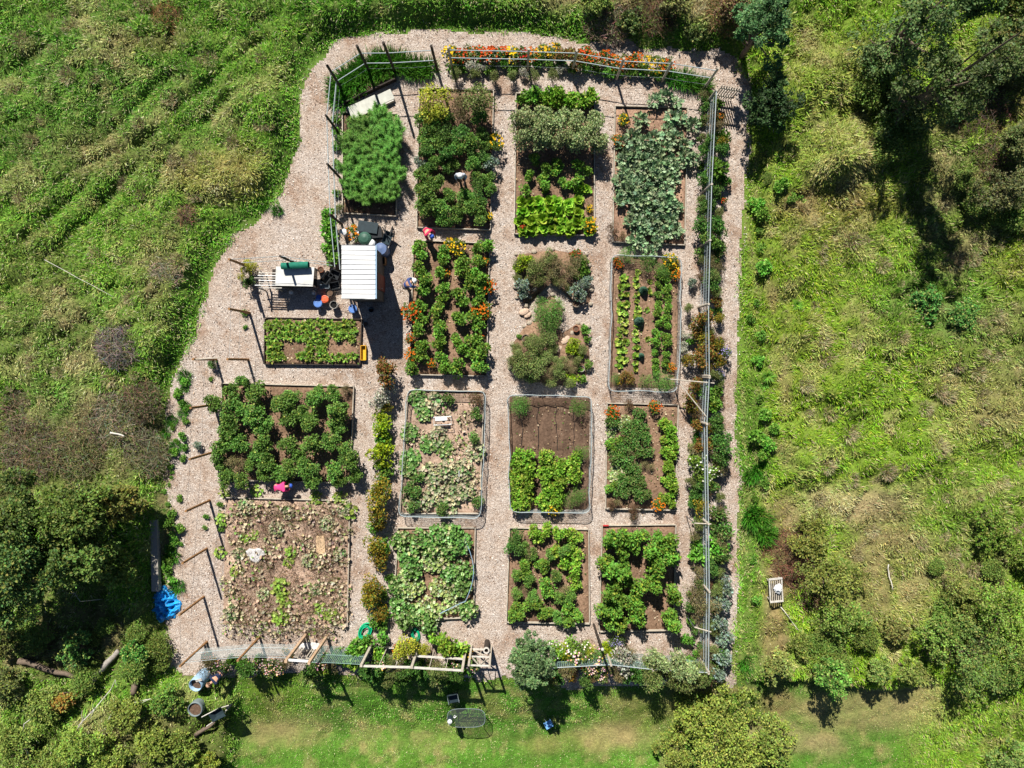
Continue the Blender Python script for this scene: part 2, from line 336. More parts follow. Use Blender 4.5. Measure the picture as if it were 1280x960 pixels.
ZL = [(1180, 870, 90, 26, (164, 150, 100), .16, .8), (1000, 935, 60, 24, (170, 150, 110), .08, .6), (1200, 930, 60, 30, (110, 140, 60), .3, 1), (560, 940, 60, 18, (128, 146, 72), .1, .9), (450, 880, 40, 20, (88, 136, 44), .12, 1), (770, 935, 60, 22, (186, 160, 116), .05, .3), (345, 925, 55, 30, (160, 150, 98), .06, .6), (1090, 885, 110, 30, (172, 154, 108), .06, .5), (858, 885, 30, 16, (160, 140, 96), .06, .5), (345, 868, 45, 45, (112, 132, 44), .09, 1), (800, 900, 60, 30, (126, 136, 66), .07, .9), (968, 885, 26, 30, (168, 136, 100), .05, .3),
      (1250, 890, 60, 30, (140, 136, 84), .07, .8), (880, 862, 60, 8, (150, 130, 96), .06, .5), (615, 895, 16, 20, (150, 146, 84), .06, .7), (690, 950, 60, 20, (140, 140, 78), .07, .8)]
def wild(px, py, pd):
    x, y = (px-640)/PX, (480-py)/PX
    n1, n2, n3 = fbm(x, y, .9, 21), fbm(x, y, 2.6, 22), fbm(x, y, .45, 23, 2)
    r = smooth(900, 960, px)[..., None]
    c = lin(102, 148, 46)*(1-r)+lin(120, 162, 40)*r
    ln = np.full(px.shape, .33); de = np.ones(px.shape)
    qx, qy = px+40*(n2-.5), py+40*(fbm(x, y, 2.1, 25)-.5)
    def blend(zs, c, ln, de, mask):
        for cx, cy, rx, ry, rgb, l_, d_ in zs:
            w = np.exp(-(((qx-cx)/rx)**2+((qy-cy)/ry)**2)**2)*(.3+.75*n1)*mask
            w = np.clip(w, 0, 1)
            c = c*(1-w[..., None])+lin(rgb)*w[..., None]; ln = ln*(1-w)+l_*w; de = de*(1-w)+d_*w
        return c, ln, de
    c, ln, de = blend(Z, c, ln, de, np.ones(px.shape))
    # lush rim beside the chip path, on the meadow side
    rim = np.exp(-((pd-8)/(8+18*fbm(x, y, 2.2, 51, 3)))**4)*np.clip(1-smooth(600, 640, px)*.4, 0, 1)*(1-smooth(480, 560, py))*(1-smooth(905, 930, px))
    c = c*(1-rim[..., None])+lin(96, 148, 46)*rim[..., None]; ln = ln*(1-rim)+.27*rim; de = np.maximum(de, rim*.9)
    # dead grass showing through in places
    u_, v_ = (x+y)*.7071, (y-x)*.7071; r0 = smooth(900, 960, px); tv = tuss((u_*.72)*(1-r0)+x*r0+.25*np.sin(y*2), (v_*1.15)*(1-r0)+y*r0+.25*np.sin(x*2), .85, 5)[1]; c = c*(.78+.5*tv)[..., None]
    w = (smooth(.6, .85, n1)*.3+smooth(.64, .85, n3)*.3+.4*(tv > .9))*(1-rim*.9)
    c = c*(1-w[..., None])+lin(172, 156, 112)*w[..., None]
    lw = lawn_w(px, py)
    cl = lin(74, 122, 38)*(1-n2[..., None])+lin(104, 148, 52)*n2[..., None]; cl = cl*(.7+.6*fbm(x, y, .35, 31, 2))[..., None]
    cl, ll, dl = blend(ZL, cl, np.full(px.shape, .14), np.ones(px.shape), np.ones(px.shape))
    w = smooth(.55, .8, n1)*.4+.4*smooth(.55, .75, n3); cl = cl*(1-w[..., None])+lin(164, 152, 100)*w[..., None]
    c = c*(1-lw[..., None])+cl*lw[..., None]; ln = ln*(1-lw)+ll*lw; de = de*(1-lw)+dl*1.6*lw
    return c, ln, de
def make_ground():
    fx = np.concatenate([-np.geomspace(61, 420, 9)[::-1], np.arange(-60, -32, .5), np.arange(-32, 32.01, .16), np.arange(32.5, 60.1, .5), np.geomspace(61, 420, 9)])
    fy = np.concatenate([-np.geomspace(56, 420, 9)[::-1], np.arange(-55, -25, .5), np.arange(-25, 25.01, .16), np.arange(25.5, 55.1, .5), np.geomspace(56, 420, 9)])
    X, Y = np.meshgrid(fx, fy); px, py = X*PX+640, 480-Y*PX
    pd = poly_dist(px, py, OUT); Zz = gz(X, Y, pd)-.06*smooth(0, -20, pd)
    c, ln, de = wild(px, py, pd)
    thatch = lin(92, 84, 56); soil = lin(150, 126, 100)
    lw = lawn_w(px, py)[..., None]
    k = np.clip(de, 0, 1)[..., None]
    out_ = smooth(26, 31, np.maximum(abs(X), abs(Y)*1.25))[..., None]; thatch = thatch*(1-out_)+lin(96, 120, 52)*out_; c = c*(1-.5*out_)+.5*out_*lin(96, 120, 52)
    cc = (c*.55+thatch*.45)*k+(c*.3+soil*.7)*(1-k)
    cc = cc*(1-lw)+lw*(c*.9+thatch*.1)
    far = smooth(40, 62, np.maximum(abs(X), abs(Y)))[..., None]; cc = cc*(1-far)+lin(96, 116, 56)*far; Zz = Zz*(1-far[..., 0])
    nx, ny = len(fx), len(fy); i = np.arange(ny-1)[:, None]; j = np.arange(nx-1)[None]
    F = np.stack([i*nx+j, i*nx+j+1, (i+1)*nx+j+1, (i+1)*nx+j], -1).reshape(-1, 4)
    g = Geo().add(np.stack([X, Y, Zz], -1).reshape(-1, 3), F, cc.reshape(-1, 3))
    tag(g.build('ground', GROUND, smooth_=True), kind='structure')
make_ground()
def inset(poly, n=420, amp=4, seed=0):
    """the outline resampled with a ragged edge"""
    p = np.concatenate([poly, poly[:1]]); d = np.r_[0, np.cumsum(np.hypot(*np.diff(p, axis=0).T))]
    t = np.linspace(0, d[-1], n, endpoint=False); q = np.stack([np.interp(t, d, p[:, 0]), np.interp(t, d, p[:, 1])], 1)
    tt = np.roll(q, -1, 0)-np.roll(q, 1, 0); nn = norm(np.stack([tt[:, 1], -tt[:, 0]], 1))
    return q+nn*amp*(fbm(q[:, 0], q[:, 1], 26, seed, 3)[:, None]-.5)*2
def make_path():
    """one sheet of chips laid over the ground, cut out of a fine grid along the ragged outline"""
    edge = inset(OUT, 500, 9, 3)
    xs = np.arange(195, 950, 3.); ys = np.arange(28, 870, 3.)
    X, Y = np.meshgrid(xs, ys); d = poly_dist(X, Y, edge); nx = len(xs)
    wx, wy = (X-640)/PX, (480-Y)/PX
    Zz = np.maximum(gz(wx, wy), 0*wx-9)*smooth(0, 1, 1+0*wx)+.012+.02*fbm(wx, wy, .35, 40, 2)
    ok = (d < 1.5); i, j = np.nonzero(ok[:-1, :-1] & ok[1:, :-1] & ok[:-1, 1:] & ok[1:, 1:])
    F = np.stack([(i+1)*nx+j, (i+1)*nx+j+1, i*nx+j+1, i*nx+j], 1)
    used = np.unique(F); re = np.zeros(nx*len(ys), int); re[used] = np.arange(len(used))
    V = np.stack([wx, wy, Zz], -1).reshape(-1, 3)[used]
    tag(Geo().add(V, re[F]).build('path', CHIPS, smooth_=True), kind='structure')
make_path()

def loose_chips():
    n = 60000; px, py = rand(n, 205, 938), rand(n, 36, 862); pd = poly_dist(px, py, OUT); k = (pd < 3) & (rand(n) < .35+.9*smooth(.35, .7, fbm(px/PX, py/PX, 1.4, 81)))
    px, py = px[k], py[k]; n = len(px); x, y = (px-640)/PX, (480-py)/PX
    d = runit(n)*A([1, 1, .25]); nm = runit(n)*.45+A([0, 0, 1.]); L_ = rand(n, .03, .085)
    pal = np.stack([lin(*q) for q in ((204, 192, 181), (184, 168, 154), (228, 219, 210), (150, 122, 104), (116, 94, 80), (204, 176, 146))])
    c = pal[rng.choice(6, n, p=[.3, .25, .2, .12, .06, .07])]*rand(n, .8, 1.1)[:, None]
    o = Geo().stamp((A([(-.5, 0, 0), (.5, 0, 0), (.5, 1, 0), (-.5, 1, 0)]), A([(0, 1, 2, 3)])), np.stack([x, y, gz(x, y)+rand(n, .03, .06)], 1), d, nm, L_, np.clip(c, 0, .85), L_*rand(n, .3, .6)).build('wood_chips', DRY)
    tag(o, 'loose wood chips and leaf litter lying on the garden paths', 'wood chips', kind='stuff')
# grass of the meadow and of the lawn: countless blades, real ones
def make_grass():
    n = 1150000
    px, py = rand(n, -70, 1350), rand(n, -60, 1010); pd = poly_dist(px, py, OUT)+26*(fbm(px, py, 30, 50, 4)-.5)+7*(rand(n)-.5)
    lw = lawn_w(px, py)
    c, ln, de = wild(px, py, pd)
    x, y = (px-640)/PX, (480-py)/PX
    keep = (pd > 1.5+3*lw) & (rand(n) < de*(.3+.7*smooth(.36, .56, fbm(x, y, .7, 60, 2))+lw))
    x, y, px, py, pd, lw, c, ln = x[keep], y[keep], px[keep], py[keep], pd[keep], lw[keep], c[keep], ln[keep]
    z = gz(x, y); e = .12
    gx, gy = (gz(x+e, y)-z)/e, (gz(x, y+e)-z)/e; n = len(x)
    ang = fbm(x, y, 1.6, 70, 2)*12+rng.normal(size=n)*1.1
    lean = .4+.6*rand(n)
    d = np.stack([np.cos(ang)*lean-gx*.55, np.sin(ang)*lean-gy*.55, .45+.55*rand(n)], 1)
    nm = np.stack([rng.normal(size=n)*.5, rng.normal(size=n)*.5, np.ones(n)], 1)
    L_ = ln*(.4+.6*rand(n))*(1-.25*lw)
    c = c*np.stack([1+rng.normal(size=n)*.12, 1+rng.normal(size=n)*.08, np.ones(n)], 1)
    hi = rand(n) < .14*(1-lw); c[hi] = c[hi]*1.5+lin(120, 130, 60)*.4  # highlights painted into the colour of scattered meadow blades
    dead = rand(n) < .11; c[dead] = lin(186, 172, 130)*rand(dead.sum(), .6, 1.1)[:, None]
    c = np.clip(c*(1.65-.2*lw-.3*smooth(900, 960, px))[:, None], .004, .62)
    w = np.clip(.025+.018*rand(n), 0, L_*.5)
    pos = np.stack([x, y, z-.02], 1)
    for name, m in (('meadow_grass', lw < .5), ('lawn_grass', lw >= .5)):
        o = Geo().stamp(BLADE, pos[m], d[m], nm[m], L_[m], c[m], w[m]).build(name, GRASS)
        tag(o, 'long tussocky grass of the wild meadow around the garden' if name[0] == 'm' else 'short mown grass of the lawn below the garden', 'grass', kind='stuff')
make_grass(); loose_chips()

# ------------------------------------------------------------------ plants
def jit(c, n, a=.1): return np.clip(c*(1+rng.normal(size=(n, 3))*a*A([1, .7, .6]))*(1+rng.normal(size=(n, 1))*a), .003, .9)
def bush(g, r, h, n, size, rgb, tmpl=LEAF, lumps=9, c0=(0, 0, 0), mix=None, open_=.25, up=.5, droop=.1):
    """a leafy mass: leaves spread over and inside uneven lumps"""
    k = lumps; th = rand(k, 0, 6.283); rr = np.sqrt(rand(k))*r*.66
    lc = np.stack([np.cos(th)*rr, np.sin(th)*rr, h*(.45+.33*rand(k))*(1-.35*(rr/r)**2)], 1)
    lr = r*rand(k, .26, .48); tint = 1+rng.normal(size=k)*.14
    i = rng.integers(0, k, n); u = runit(n); u[:, 2] = np.where(u[:, 2] < -.35, -u[:, 2], u[:, 2])
    sq = A([1, 1, min(1.25, h/(r*1.5+1e-6))])
    p = lc[i]+u*lr[i][:, None]*sq*rand(n, 1-open_*1.6, 1.08)[:, None]; p[:, 2] = np.maximum(p[:, 2], .02)
    d = u*.7+runit(n)*.75+A([0, 0, -droop]); nm = u*.45+A([0, 0, up])+runit(n)*.35
    cc = jit(lin(rgb)*1.0, n, .1)*tint[i][:, None]
    if mix is not None:
        w = (rand(n) < mix[1]); cc[w] = jit(lin(mix[0]), w.sum(), .1)
    g.stamp(tmpl, p+A(c0), d, nm, size*rand(n, .65, 1.3), np.clip(cc, .003, .9))
    return lc, lr
def stems(g, r, h, k, rgb=(92, 88, 58), rad=.012):
    for a in rand(k, 0, 6.28):
        q = r*rand(1, .3, .7)[0]; g.tube([(0, 0, -.03), (q*.3*math.cos(a), q*.3*math.sin(a), h*.4), (q*math.cos(a), q*math.sin(a), h*.72)], [rad, rad*.8, rad*.5], 4, lin(rgb))
def blossoms(n, r, h, rgb, s=.05, rz=.5):
    """small many-petalled heads over the top of a plant"""
    g = Geo(); th = rand(n, 0, 6.28); q = r*np.sqrt(rand(n)); z = h*(1-.45*(q/r)**2)*rand(n, .86, 1.06)
    p = np.stack([np.cos(th)*q, np.sin(th)*q, z], 1)
    for a in range(6):
        an = a*math.pi/3+rand(n, 0, .5); d = np.stack([np.cos(an), np.sin(an), np.full(n, .35)], 1)
        cols = rgb if isinstance(rgb, list) else [rgb]
        c = np.stack([lin(cols[i]) for i in rng.integers(0, len(cols), n)])
        g.stamp(BROAD, p-d*s*.1, d, A([0, 0, 1.])+0*d, s, c)
    return g
def rosette(g, n, R, size, rgb, tmpl, tilt=(.1, 1.1), stem=.1, mix=None, h0=.05):
    """leaves held out from one crown"""
    th = rand(n, 0, 6.28); el = rand(n, *tilt); t = rand(n, .25, 1)*R
    d = np.stack([np.cos(th)*np.cos(el), np.sin(th)*np.cos(el), np.sin(el)], 1)
    p = d*t[:, None]*.6+A([0, 0, h0]); d2 = d+A([0, 0, -.35])+runit(n)*.35
    nm = A([0, 0, 1.])-d*.25+runit(n)*.3
    cc = jit(lin(rgb), n, .1)
    if mix is not None: w = rand(n) < mix[1]; cc[w] = jit(lin(mix[0]), w.sum())
    g.stamp(tmpl, p, d2, nm, size*rand(n, .7, 1.25), cc)
def vine(g, R, n, size, rgb, mix=None, hh=.35):
    """big round leaves on upright stalks strung along trailing stems"""
    for a in rand(5, 0, 6.28):
        k = 8; t = np.linspace(0, R, k); an = a+np.cumsum(rng.normal(size=k)*.2)
        g.tube(np.stack([np.cos(an)*t, np.sin(an)*t, np.full(k, .05)], 1), .012, 4, lin(120, 130, 70))
    th = rand(n, 0, 6.28); q = R*np.sqrt(rand(n)); z = hh*rand(n, .35, 1)*(1-.5*(q/R)**2)
    p = np.stack([np.cos(th)*q, np.sin(th)*q, z], 1); an = th+rng.normal(size=n)*1.2
    d = np.stack([np.cos(an), np.sin(an), rng.normal(size=n)*.25], 1); nm = A([0, 0, 1.])+runit(n)*.4
    cc = jit(lin(rgb), n, .1)
    if mix is not None: w = rand(n) < mix[1]; cc[w] = jit(lin(mix[0]), w.sum(), .12)
    g.stamp(BROAD, p-d*size*.5, d, nm, size*rand(n, .6, 1.25), cc)
    g.stamp(TWIG, p*A([1, 1, 0])+A([0, 0, .02]), p*A([0, 0, 1])+A([0, 0, .05]), runit(n), z, lin(120, 135, 75), .014)

VAR = {}
def kind(key, name, fn, n=4, top=.6, mat=None, stemk=True):
    VAR[key] = dict(name=name, v=[fn() for _ in range(n)], top=top, mat=mat)
def kmesh(parts):
    """[(part name, geo, material)] -> meshes"""
    return [(nm, g.mesh(nm, m)) for nm, g, m in parts]
def bushkind(key, name, r, h, n, size, rgb, nv=4, flow=None, **k):
    def fn():
        g = Geo(); bush(g, r, h, n, size, rgb, **k); stems(g, r, h, 5)
        parts = [(name, g, VEG)]
        if flow: parts.append(('blossoms', blossoms(flow[0], r*.95, h*1.02, flow[1], flow[2]), PETAL))
        return kmesh(parts)
    kind(key, name, fn, nv, h*.7)
bushkind('tomato', 'tomato_plant', .5, .85, 1100, .088, (104, 146, 62), nv=6, lumps=11, mix=((140, 160, 70), .12))
bushkind('tomatod', 'tomato_plant', .5, .85, 1000, .085, (82, 124, 52), nv=4, lumps=11, mix=((120, 150, 70), .1))
bushkind('pepper', 'pepper_plant', .3, .5, 440, .085, (108, 154, 56), nv=5, lumps=7, mix=((150, 170, 64), .15))
bushkind('bean', 'bean_plant', .28, .38, 240, .10, (120, 164, 50), nv=5, lumps=6, mix=((160, 180, 70), .2))
bushkind('potato', 'potato_plant', .36, .5, 420, .09, (92, 132, 58), nv=4, lumps=9, mix=((126, 130, 74), .2))
bushkind('hedge', 'tomatillo_bush', .62, 1.35, 1500, .085, (146, 164, 104), nv=3, lumps=14, mix=((176, 186, 132), .25), tmpl=LEAF)
bushkind('gold', 'golden_shrub', .75, 1.2, 1500, .08, (160, 168, 52), nv=2, lumps=14, mix=((196, 190, 70), .2))
bushkind('olive', 'olive_shrub', .7, 1.2, 1500, .075, (112, 130, 66), nv=3, lumps=13, mix=((150, 150, 96), .2))
bushkind('tan', 'seeding_herb', .55, .8, 1100, .08, (150, 138, 98), nv=3, tmpl=NARROW, lumps=10, mix=((112, 116, 66), .25), open_=.4)
bushkind('brown', 'spent_plant', .42, .55, 620, .08, (120, 92, 68), nv=3, tmpl=NARROW, lumps=8, mix=((96, 104, 56), .2), open_=.4)
bushkind('rust', 'rusty_shrub', .45, .7, 700, .075, (146, 104, 50), nv=3, lumps=9, mix=((104, 122, 50), .3))
bushkind('mustard', 'mustard_shrub', .48, .7, 900, .07, (150, 128, 40), nv=3, lumps=10, mix=((96, 120, 44), .4))
bushkind('chartreuse', 'chartreuse_shrub', .42, .5, 700, .08, (158, 182, 38), nv=3, lumps=8, mix=((110, 150, 40), .25))
bushkind('silver', 'silver_shrub', .5, .6, 900, .07, (196, 194, 178), nv=3, lumps=9, mix=((150, 156, 128), .4))
bushkind('bluegrey', 'blue_grey_herb', .34, .45, 420, .08, (126, 146, 118), nv=3, lumps=7, mix=((140, 160, 150), .3))
bushkind('dome', 'clipped_herb_dome', .5, .62, 1500, .055, (98, 144, 58), nv=3, lumps=16, tmpl=NARROW, open_=.1, mix=((130, 156, 84), .2))
bushkind('weed', 'weed_clump', .3, .28, 240, .09, (98, 148, 52), nv=5, lumps=6, mix=((130, 166, 70), .2))
bushkind('bigweed', 'leafy_weed', .5, .55, 420, .15, (104, 162, 52), nv=4, lumps=9, mix=((144, 186, 80), .25))
bushkind('wildbush', 'wild_shrub', 1.0, 1.2, 2600, .10, (104, 130, 54), nv=4, lumps=18, mix=((140, 148, 70), .2))
bushkind('marigold', 'marigold_plant', .36, .5, 380, .07, (96, 118, 42), nv=4, lumps=7, flow=(36, [(226, 132, 34), (200, 96, 30)], .045))
bushkind('yellowgold', 'yellow_marigold_plant', .36, .5, 360, .07, (100, 124, 42), nv=3, lumps=7, flow=(34, [(240, 200, 44), (228, 176, 36)], .045))
bushkind('redflower', 'red_flower_plant', .34, .5, 360, .08, (84, 122, 46), nv=2, lumps=7, flow=(30, [(214, 62, 34), (200, 90, 50)], .055))
bushkind('aster', 'violet_aster', .42, .6, 560, .07, (92, 112, 62), nv=3, lumps=8, flow=(40, [(150, 140, 196), (176, 170, 210)], .035))
bushkind('daisy', 'white_daisy_plant', .42, .6, 520, .08, (122, 158, 60), nv=3, lumps=8, flow=(16, [(250, 248, 240), (244, 240, 220)], .045))
bushkind('pinkmix', 'cosmos_plant', .42, .6, 480, .07, (104, 134, 66), nv=3, lumps=8, open_=.35, flow=(34, [(250, 246, 240), (236, 160, 190), (244, 206, 90)], .05))
def lettuce():
    g = Geo(); rosette(g, 70, .32, .2, (136, 182, 46), BROAD, (.2, 1.3), mix=((166, 204, 70), .3)); return kmesh([('lettuce', g, VEG)])
kind('lettuce', 'lettuce', lettuce, 4, .2)
def sm():
    g = Geo(); rosette(g, 26, .17, .12, (122, 158, 56), BROAD, (.1, 1.2), mix=((176, 190, 84), .3)); return kmesh([('seedling', g, VEG)])
kind('seedling', 'lettuce_seedling', sm, 5, .1)
def sb():
    g = Geo(); rosette(g, 60, .26, .11, (108, 148, 50), LEAF, (.1, 1.2), mix=((150, 172, 66), .25)); return kmesh([('strawberry_plant', g, VEG)])
kind('strawberry', 'strawberry_plant', sb, 5, .15)
def kale():
    g = Geo()
    rosette(g, 52, .55, .27, (130, 160, 114), WAVY, (.15, 1.2), mix=((160, 180, 140), .3), h0=.15)
    g.tube([(0, 0, 0), (0, 0, .3)], .03, 5, lin(150, 160, 120)); return kmesh([('kale_plant', g, VEG)])
kind('kale', 'kale_plant', kale, 5, .35)
def cab():
    g = Geo(); n = 90; u = runit(n); u[:, 2] = abs(u[:, 2]); g.stamp(BROAD, u*.17+A([0, 0, .12])-A([0, 0, .08]), A([0, 0, 1.])-u*.6, u, .16, jit(lin(74, 112, 92), n, .1)); return kmesh([('cabbage', g, VEG)])
kind('cabbage', 'cabbage', cab, 3, .2)
def sq(rgb, mix, n=64, R=.75, size=.26, hh=.45):
    def f():
        g = Geo(); vine(g, R, n, size, rgb, mix, hh); return kmesh([('squash_plant', g, VEG)])
    return f
kind('squash', 'squash_plant', sq((108, 150, 72), ((176, 194, 136), .22), 130, .75, .2), 5, .35)
kind('squashl', 'squash_plant', sq((156, 176, 100), ((204, 204, 160), .3), 110, .75, .2), 3, .3)
kind('squashp', 'squash_plant', sq((186, 180, 146), ((120, 150, 90), .3), 110, .6, .16, .25), 4, .2)
VZ = 1
kind('squashw', 'withered_squash_plant', sq((204, 186, 156), ((140, 168, 84), .2), 40, .7, .12, .16), 5, .15)
kind('squashg', 'squash_plant', sq((136, 170, 66), ((168, 190, 96), .3), 40, .5, .19, .3), 4, .2)
def dryv():
    g = Geo(); n = 130; th = rand(n, 0, 6.28); q = .6*np.sqrt(rand(n)); p = np.stack([np.cos(th)*q, np.sin(th)*q, rand(n, 0, .05)], 1)
    d = runit(n); d[:, 2] = abs(d[:, 2])*.5; g.stamp(TWIG, p, d, runit(n), rand(n, .15, .4), jit(lin(150, 124, 100), n, .15), .014)
    return kmesh([('dry_stalks', g, DRY)])
kind('dry', 'dry_stalk_clump', dryv, 4, .1)
def fern():
    g = Geo(); r, h = .8, 1.15; k = 34
    for i in range(k):
        a, q = rand(1, 0, 6.28)[0], r*math.sqrt(rng.random()); hh = h*rand(1, .7, 1.05)[0]
        tip = A([math.cos(a)*q, math.sin(a)*q, hh]); base = tip*A([.4, .4, 0])
        g.tube([base, (base+tip)/2+A([0, 0, .1]), tip], [.012, .01, .004], 4, lin(96, 130, 60))
        n = 150; t = rand(n, .25, 1)**.8; pos = base+(tip-base)*t[:, None]; d = runit(n); d[:, 2] = d[:, 2]*.4+.15
        g.stamp(TWIG, pos, d, A([0, 0, 1.])+runit(n)*.6, .28*(1.15-t)+.1, jit(lin(114, 166, 68), n, .14), .018)
    return kmesh([('asparagus_fern', g, VEG)])
kind('fern', 'asparagus_plant', fern, 4, 1.1)
def tuft(rgb=(74, 132, 34), R=.4, L_=.55, n=260):
    def f():
        g = Geo(); th = rand(n, 0, 6.28); q = R*np.sqrt(rand(n)); p = np.stack([np.cos(th)*q, np.sin(th)*q, 0*q], 1)
        d = np.stack([np.cos(th)*q/R+rng.normal(size=n)*.3, np.sin(th)*q/R+rng.normal(size=n)*.3, rand(n, .6, 1.3)], 1)
        g.stamp(BLADE, p, d, runit(n)*.5+A([0, 0, .5]), L_*rand(n, .6, 1.2), jit(lin(rgb), n, .12), .035); return kmesh([('grass_tuft', g, GRASS)])
    return f
kind('tuft', 'grass_tuft', tuft(), 5, .3)
kind('paletuft', 'grass_tuft', tuft((184, 172, 132), .55, .5, 240), 3, .3)
def daylily():
    g = Geo(); n = 90; th = rand(n, 0, 6.28); d = np.stack([np.cos(th), np.sin(th), rand(n, .3, 1.1)], 1)
    g.stamp(BLADE, d*.02, d, A([0, 0, 1.])+0*d, .55*rand(n, .6, 1.1), jit(lin(112, 170, 60), n, .1), .05); return kmesh([('leafy_weed', g, GRASS)])
kind('strap', 'strap_leaved_plant', daylily, 3, .25)

VAR['squashw'].update(gs=1.15, zs=2.2); VAR['squashp'].update(gs=1.3, zs=1.8); VAR['dry'].update(gs=1.3, zs=2.)
for k_ in ('squash', 'squashl'): VAR[k_].update(gs=1.05, zs=1.2)
for k_ in ('kale', 'lettuce', 'fern'): VAR[k_].update(gs=1.12, zs=1.15)
for k_ in ('seedling', 'paletuft', 'daylily', 'strap', 'wildbush', 'strawberry'):
    if k_ in VAR: VAR[k_].update(gs=1.1, zs=1.)
ORD = 'first second third fourth fifth sixth seventh eighth ninth tenth eleventh twelfth thirteenth fourteenth fifteenth sixteenth seventeenth eighteenth nineteenth twentieth'.split()
COUNT = {}
def put(key, px, py, s=1., label=None, cat=None, group=None, z=None, sz=None, rz=None):
    v = VAR[key]; COUNT[key] = COUNT.get(key, 0)+1
    x, y = P(px, py, v['top']*s)
    meshes = v['v'][int(rng.integers(len(v['v'])))]
    root = None
    for i, (nm, me) in enumerate(meshes):
        o = bpy.data.objects.new(v['name'] if i == 0 else nm, me); col.objects.link(o)
        if i == 0:
            root = o; o.location = (x, y, gz1(x, y) if z is None else z)
            o.rotation_euler = (0, 0, rand(1, 0, 6.28)[0] if rz is None else rz); q = s*v.get('gs', 1.28)*rand(1, .93, 1.07)[0]
            o.scale = (q, q, q*v.get('zs', 1.2)*(sz or rand(1, .9, 1.1)[0])); tag(o, label, cat, group)
        else: o.parent = root
    return root
def rowput(key, pts, desc, bed, cat, s=1., z=.1, jitter=1.5, rowh=None, **k):
    """plants of one kind in one bed; each label counts along its row, rows from the top of the photograph"""
    pts = [(p[0]+rng.normal()*jitter*.5, p[1]+rng.normal()*jitter*.5, (p[2] if len(p) > 2 else 1.)) for p in pts]
    if not pts: return
    rowh = rowh or 22; pts.sort(key=lambda p: p[1]); rows, cur = [], [pts[0]]
    for p in pts[1:]:
        if p[1]-cur[0][1] > rowh: rows.append(cur); cur = [p]
        else: cur.append(p)
    rows.append(cur)
    for i, r in enumerate(rows):
        r.sort()
        for j, p in enumerate(r):
            lab = desc if len(pts) == 1 else (f'{desc}, {ORD[min(i, 19)]} from top' if len(rows) == len(pts) else (f'{desc}, {ORD[min(j, 19)]} across' if len(rows) == 1 else f'{desc}, {ORD[min(j, 19)]} of {ORD[min(i, 19)]} row'))
            put(key, p[0], p[1], s*p[2], f'{lab}, in {bed}', cat, f'{VAR[key]["name"].replace("_", " ")}s in {bed}', z=z, **k)
def inpoly(px, py, poly): return poly_dist(A([px]), A([py]), A(poly, float))[0] < 0
def fill(poly, step, jitter=.3, keep=1., dy=None):
    p = A(poly, float); x0, y0 = p.min(0); x1, y1 = p.max(0); out = []; dy = dy or step
    for r, y in enumerate(np.arange(y0+dy/2, y1, dy)):
        for x in np.arange(x0+step*(.5+.25*(r % 2)), x1, step):
            a, b = x+rng.normal()*jitter*step*.5, y+rng.normal()*jitter*dy*.5
            if inpoly(a, b, poly) and rng.random() < keep: out.append((a, b, rng.uniform(.85, 1.15)))
    return out
def line(a, b, n): return [(a[0]+(b[0]-a[0])*i/max(n-1, 1), a[1]+(b[1]-a[1])*i/max(n-1, 1), rng.uniform(.85, 1.15)) for i in range(n)]

# ------------------------------------------------------------------ beds
def bed(corners, label, soil=SOIL, plank='grey_wood', hgt=.2, sides='tlbr', furrows=0, thick=.045):
    """garden bed: soil sheet and one board along each side; corners TL TR BR BL in photo pixels"""
    W = [A([*P(*c, hgt)]) for c in corners]
    c = sum(W)/4; root = empty('garden_bed', (c[0], c[1], 0), label=label, cat='garden bed', group='framed beds of the garden')
    W = [w-c for w in W]; n = 34
    u, v = np.meshgrid(np.linspace(0, 1, n), np.linspace(0, 1, n))
    X = sum(np.multiply.outer(k, W[i]) for i, k in enumerate(((1-u)*(1-v), u*(1-v), u*v, (1-u)*v)))
    z = .09+.07*fbm(X[..., 0]+c[0], X[..., 1]+c[1], .5, 90, 3)
    if furrows: z = z+.05*np.sin(u*furrows*2*math.pi)
    ee = np.minimum(np.minimum(u, 1-u), np.minimum(v, 1-v)); z = np.where(ee < .01, .03, z)
    i = np.arange(n-1)[:, None]; j = np.arange(n-1)[None]; F = np.stack([(i+1)*n+j, (i+1)*n+j+1, i*n+j+1, i*n+j], -1).reshape(-1, 4)
    Geo().add(np.dstack([X, z]).reshape(-1, 3), F).build('soil', soil, root, smooth_=True)
    m_ = 420; uu, vv = rand(m_, .02, .98)[:, None], rand(m_, .02, .98)[:, None]; Q = W[0]*(1-uu)*(1-vv)+W[1]*uu*(1-vv)+W[2]*uu*vv+W[3]*(1-uu)*vv
    pal = np.stack([lin(*q) for q in ((176, 152, 118), (120, 96, 74), (92, 120, 56), (206, 190, 160))])
    lt = Geo().stamp(LEAF, np.c_[Q, rand(m_, .15, .2)], runit(m_)*A([1, 1, .3]), runit(m_)*.5+A([0, 0, 1.]), rand(m_, .05, .13), pal[rng.choice(4, m_, p=[.35, .3, .15, .2])]*rand(m_, .7, 1.1)[:, None]).build('litter', DRY, root); lt['kind'] = 'stuff'
    for k, s in enumerate('trbl'):
        if s not in sides: continue
        a, b = W[k], W[(k+1) % 4]; d = (b-a)/np.linalg.norm(b-a); o = A([d[1], -d[0]])*0
        Geo().beam((*(a-d*.0+o), hgt/2+.01), (*(b-d*thick*1.1+o), hgt/2+.01+rng.normal()*.006), thick, hgt).build('board', M(plank), root)
    return root
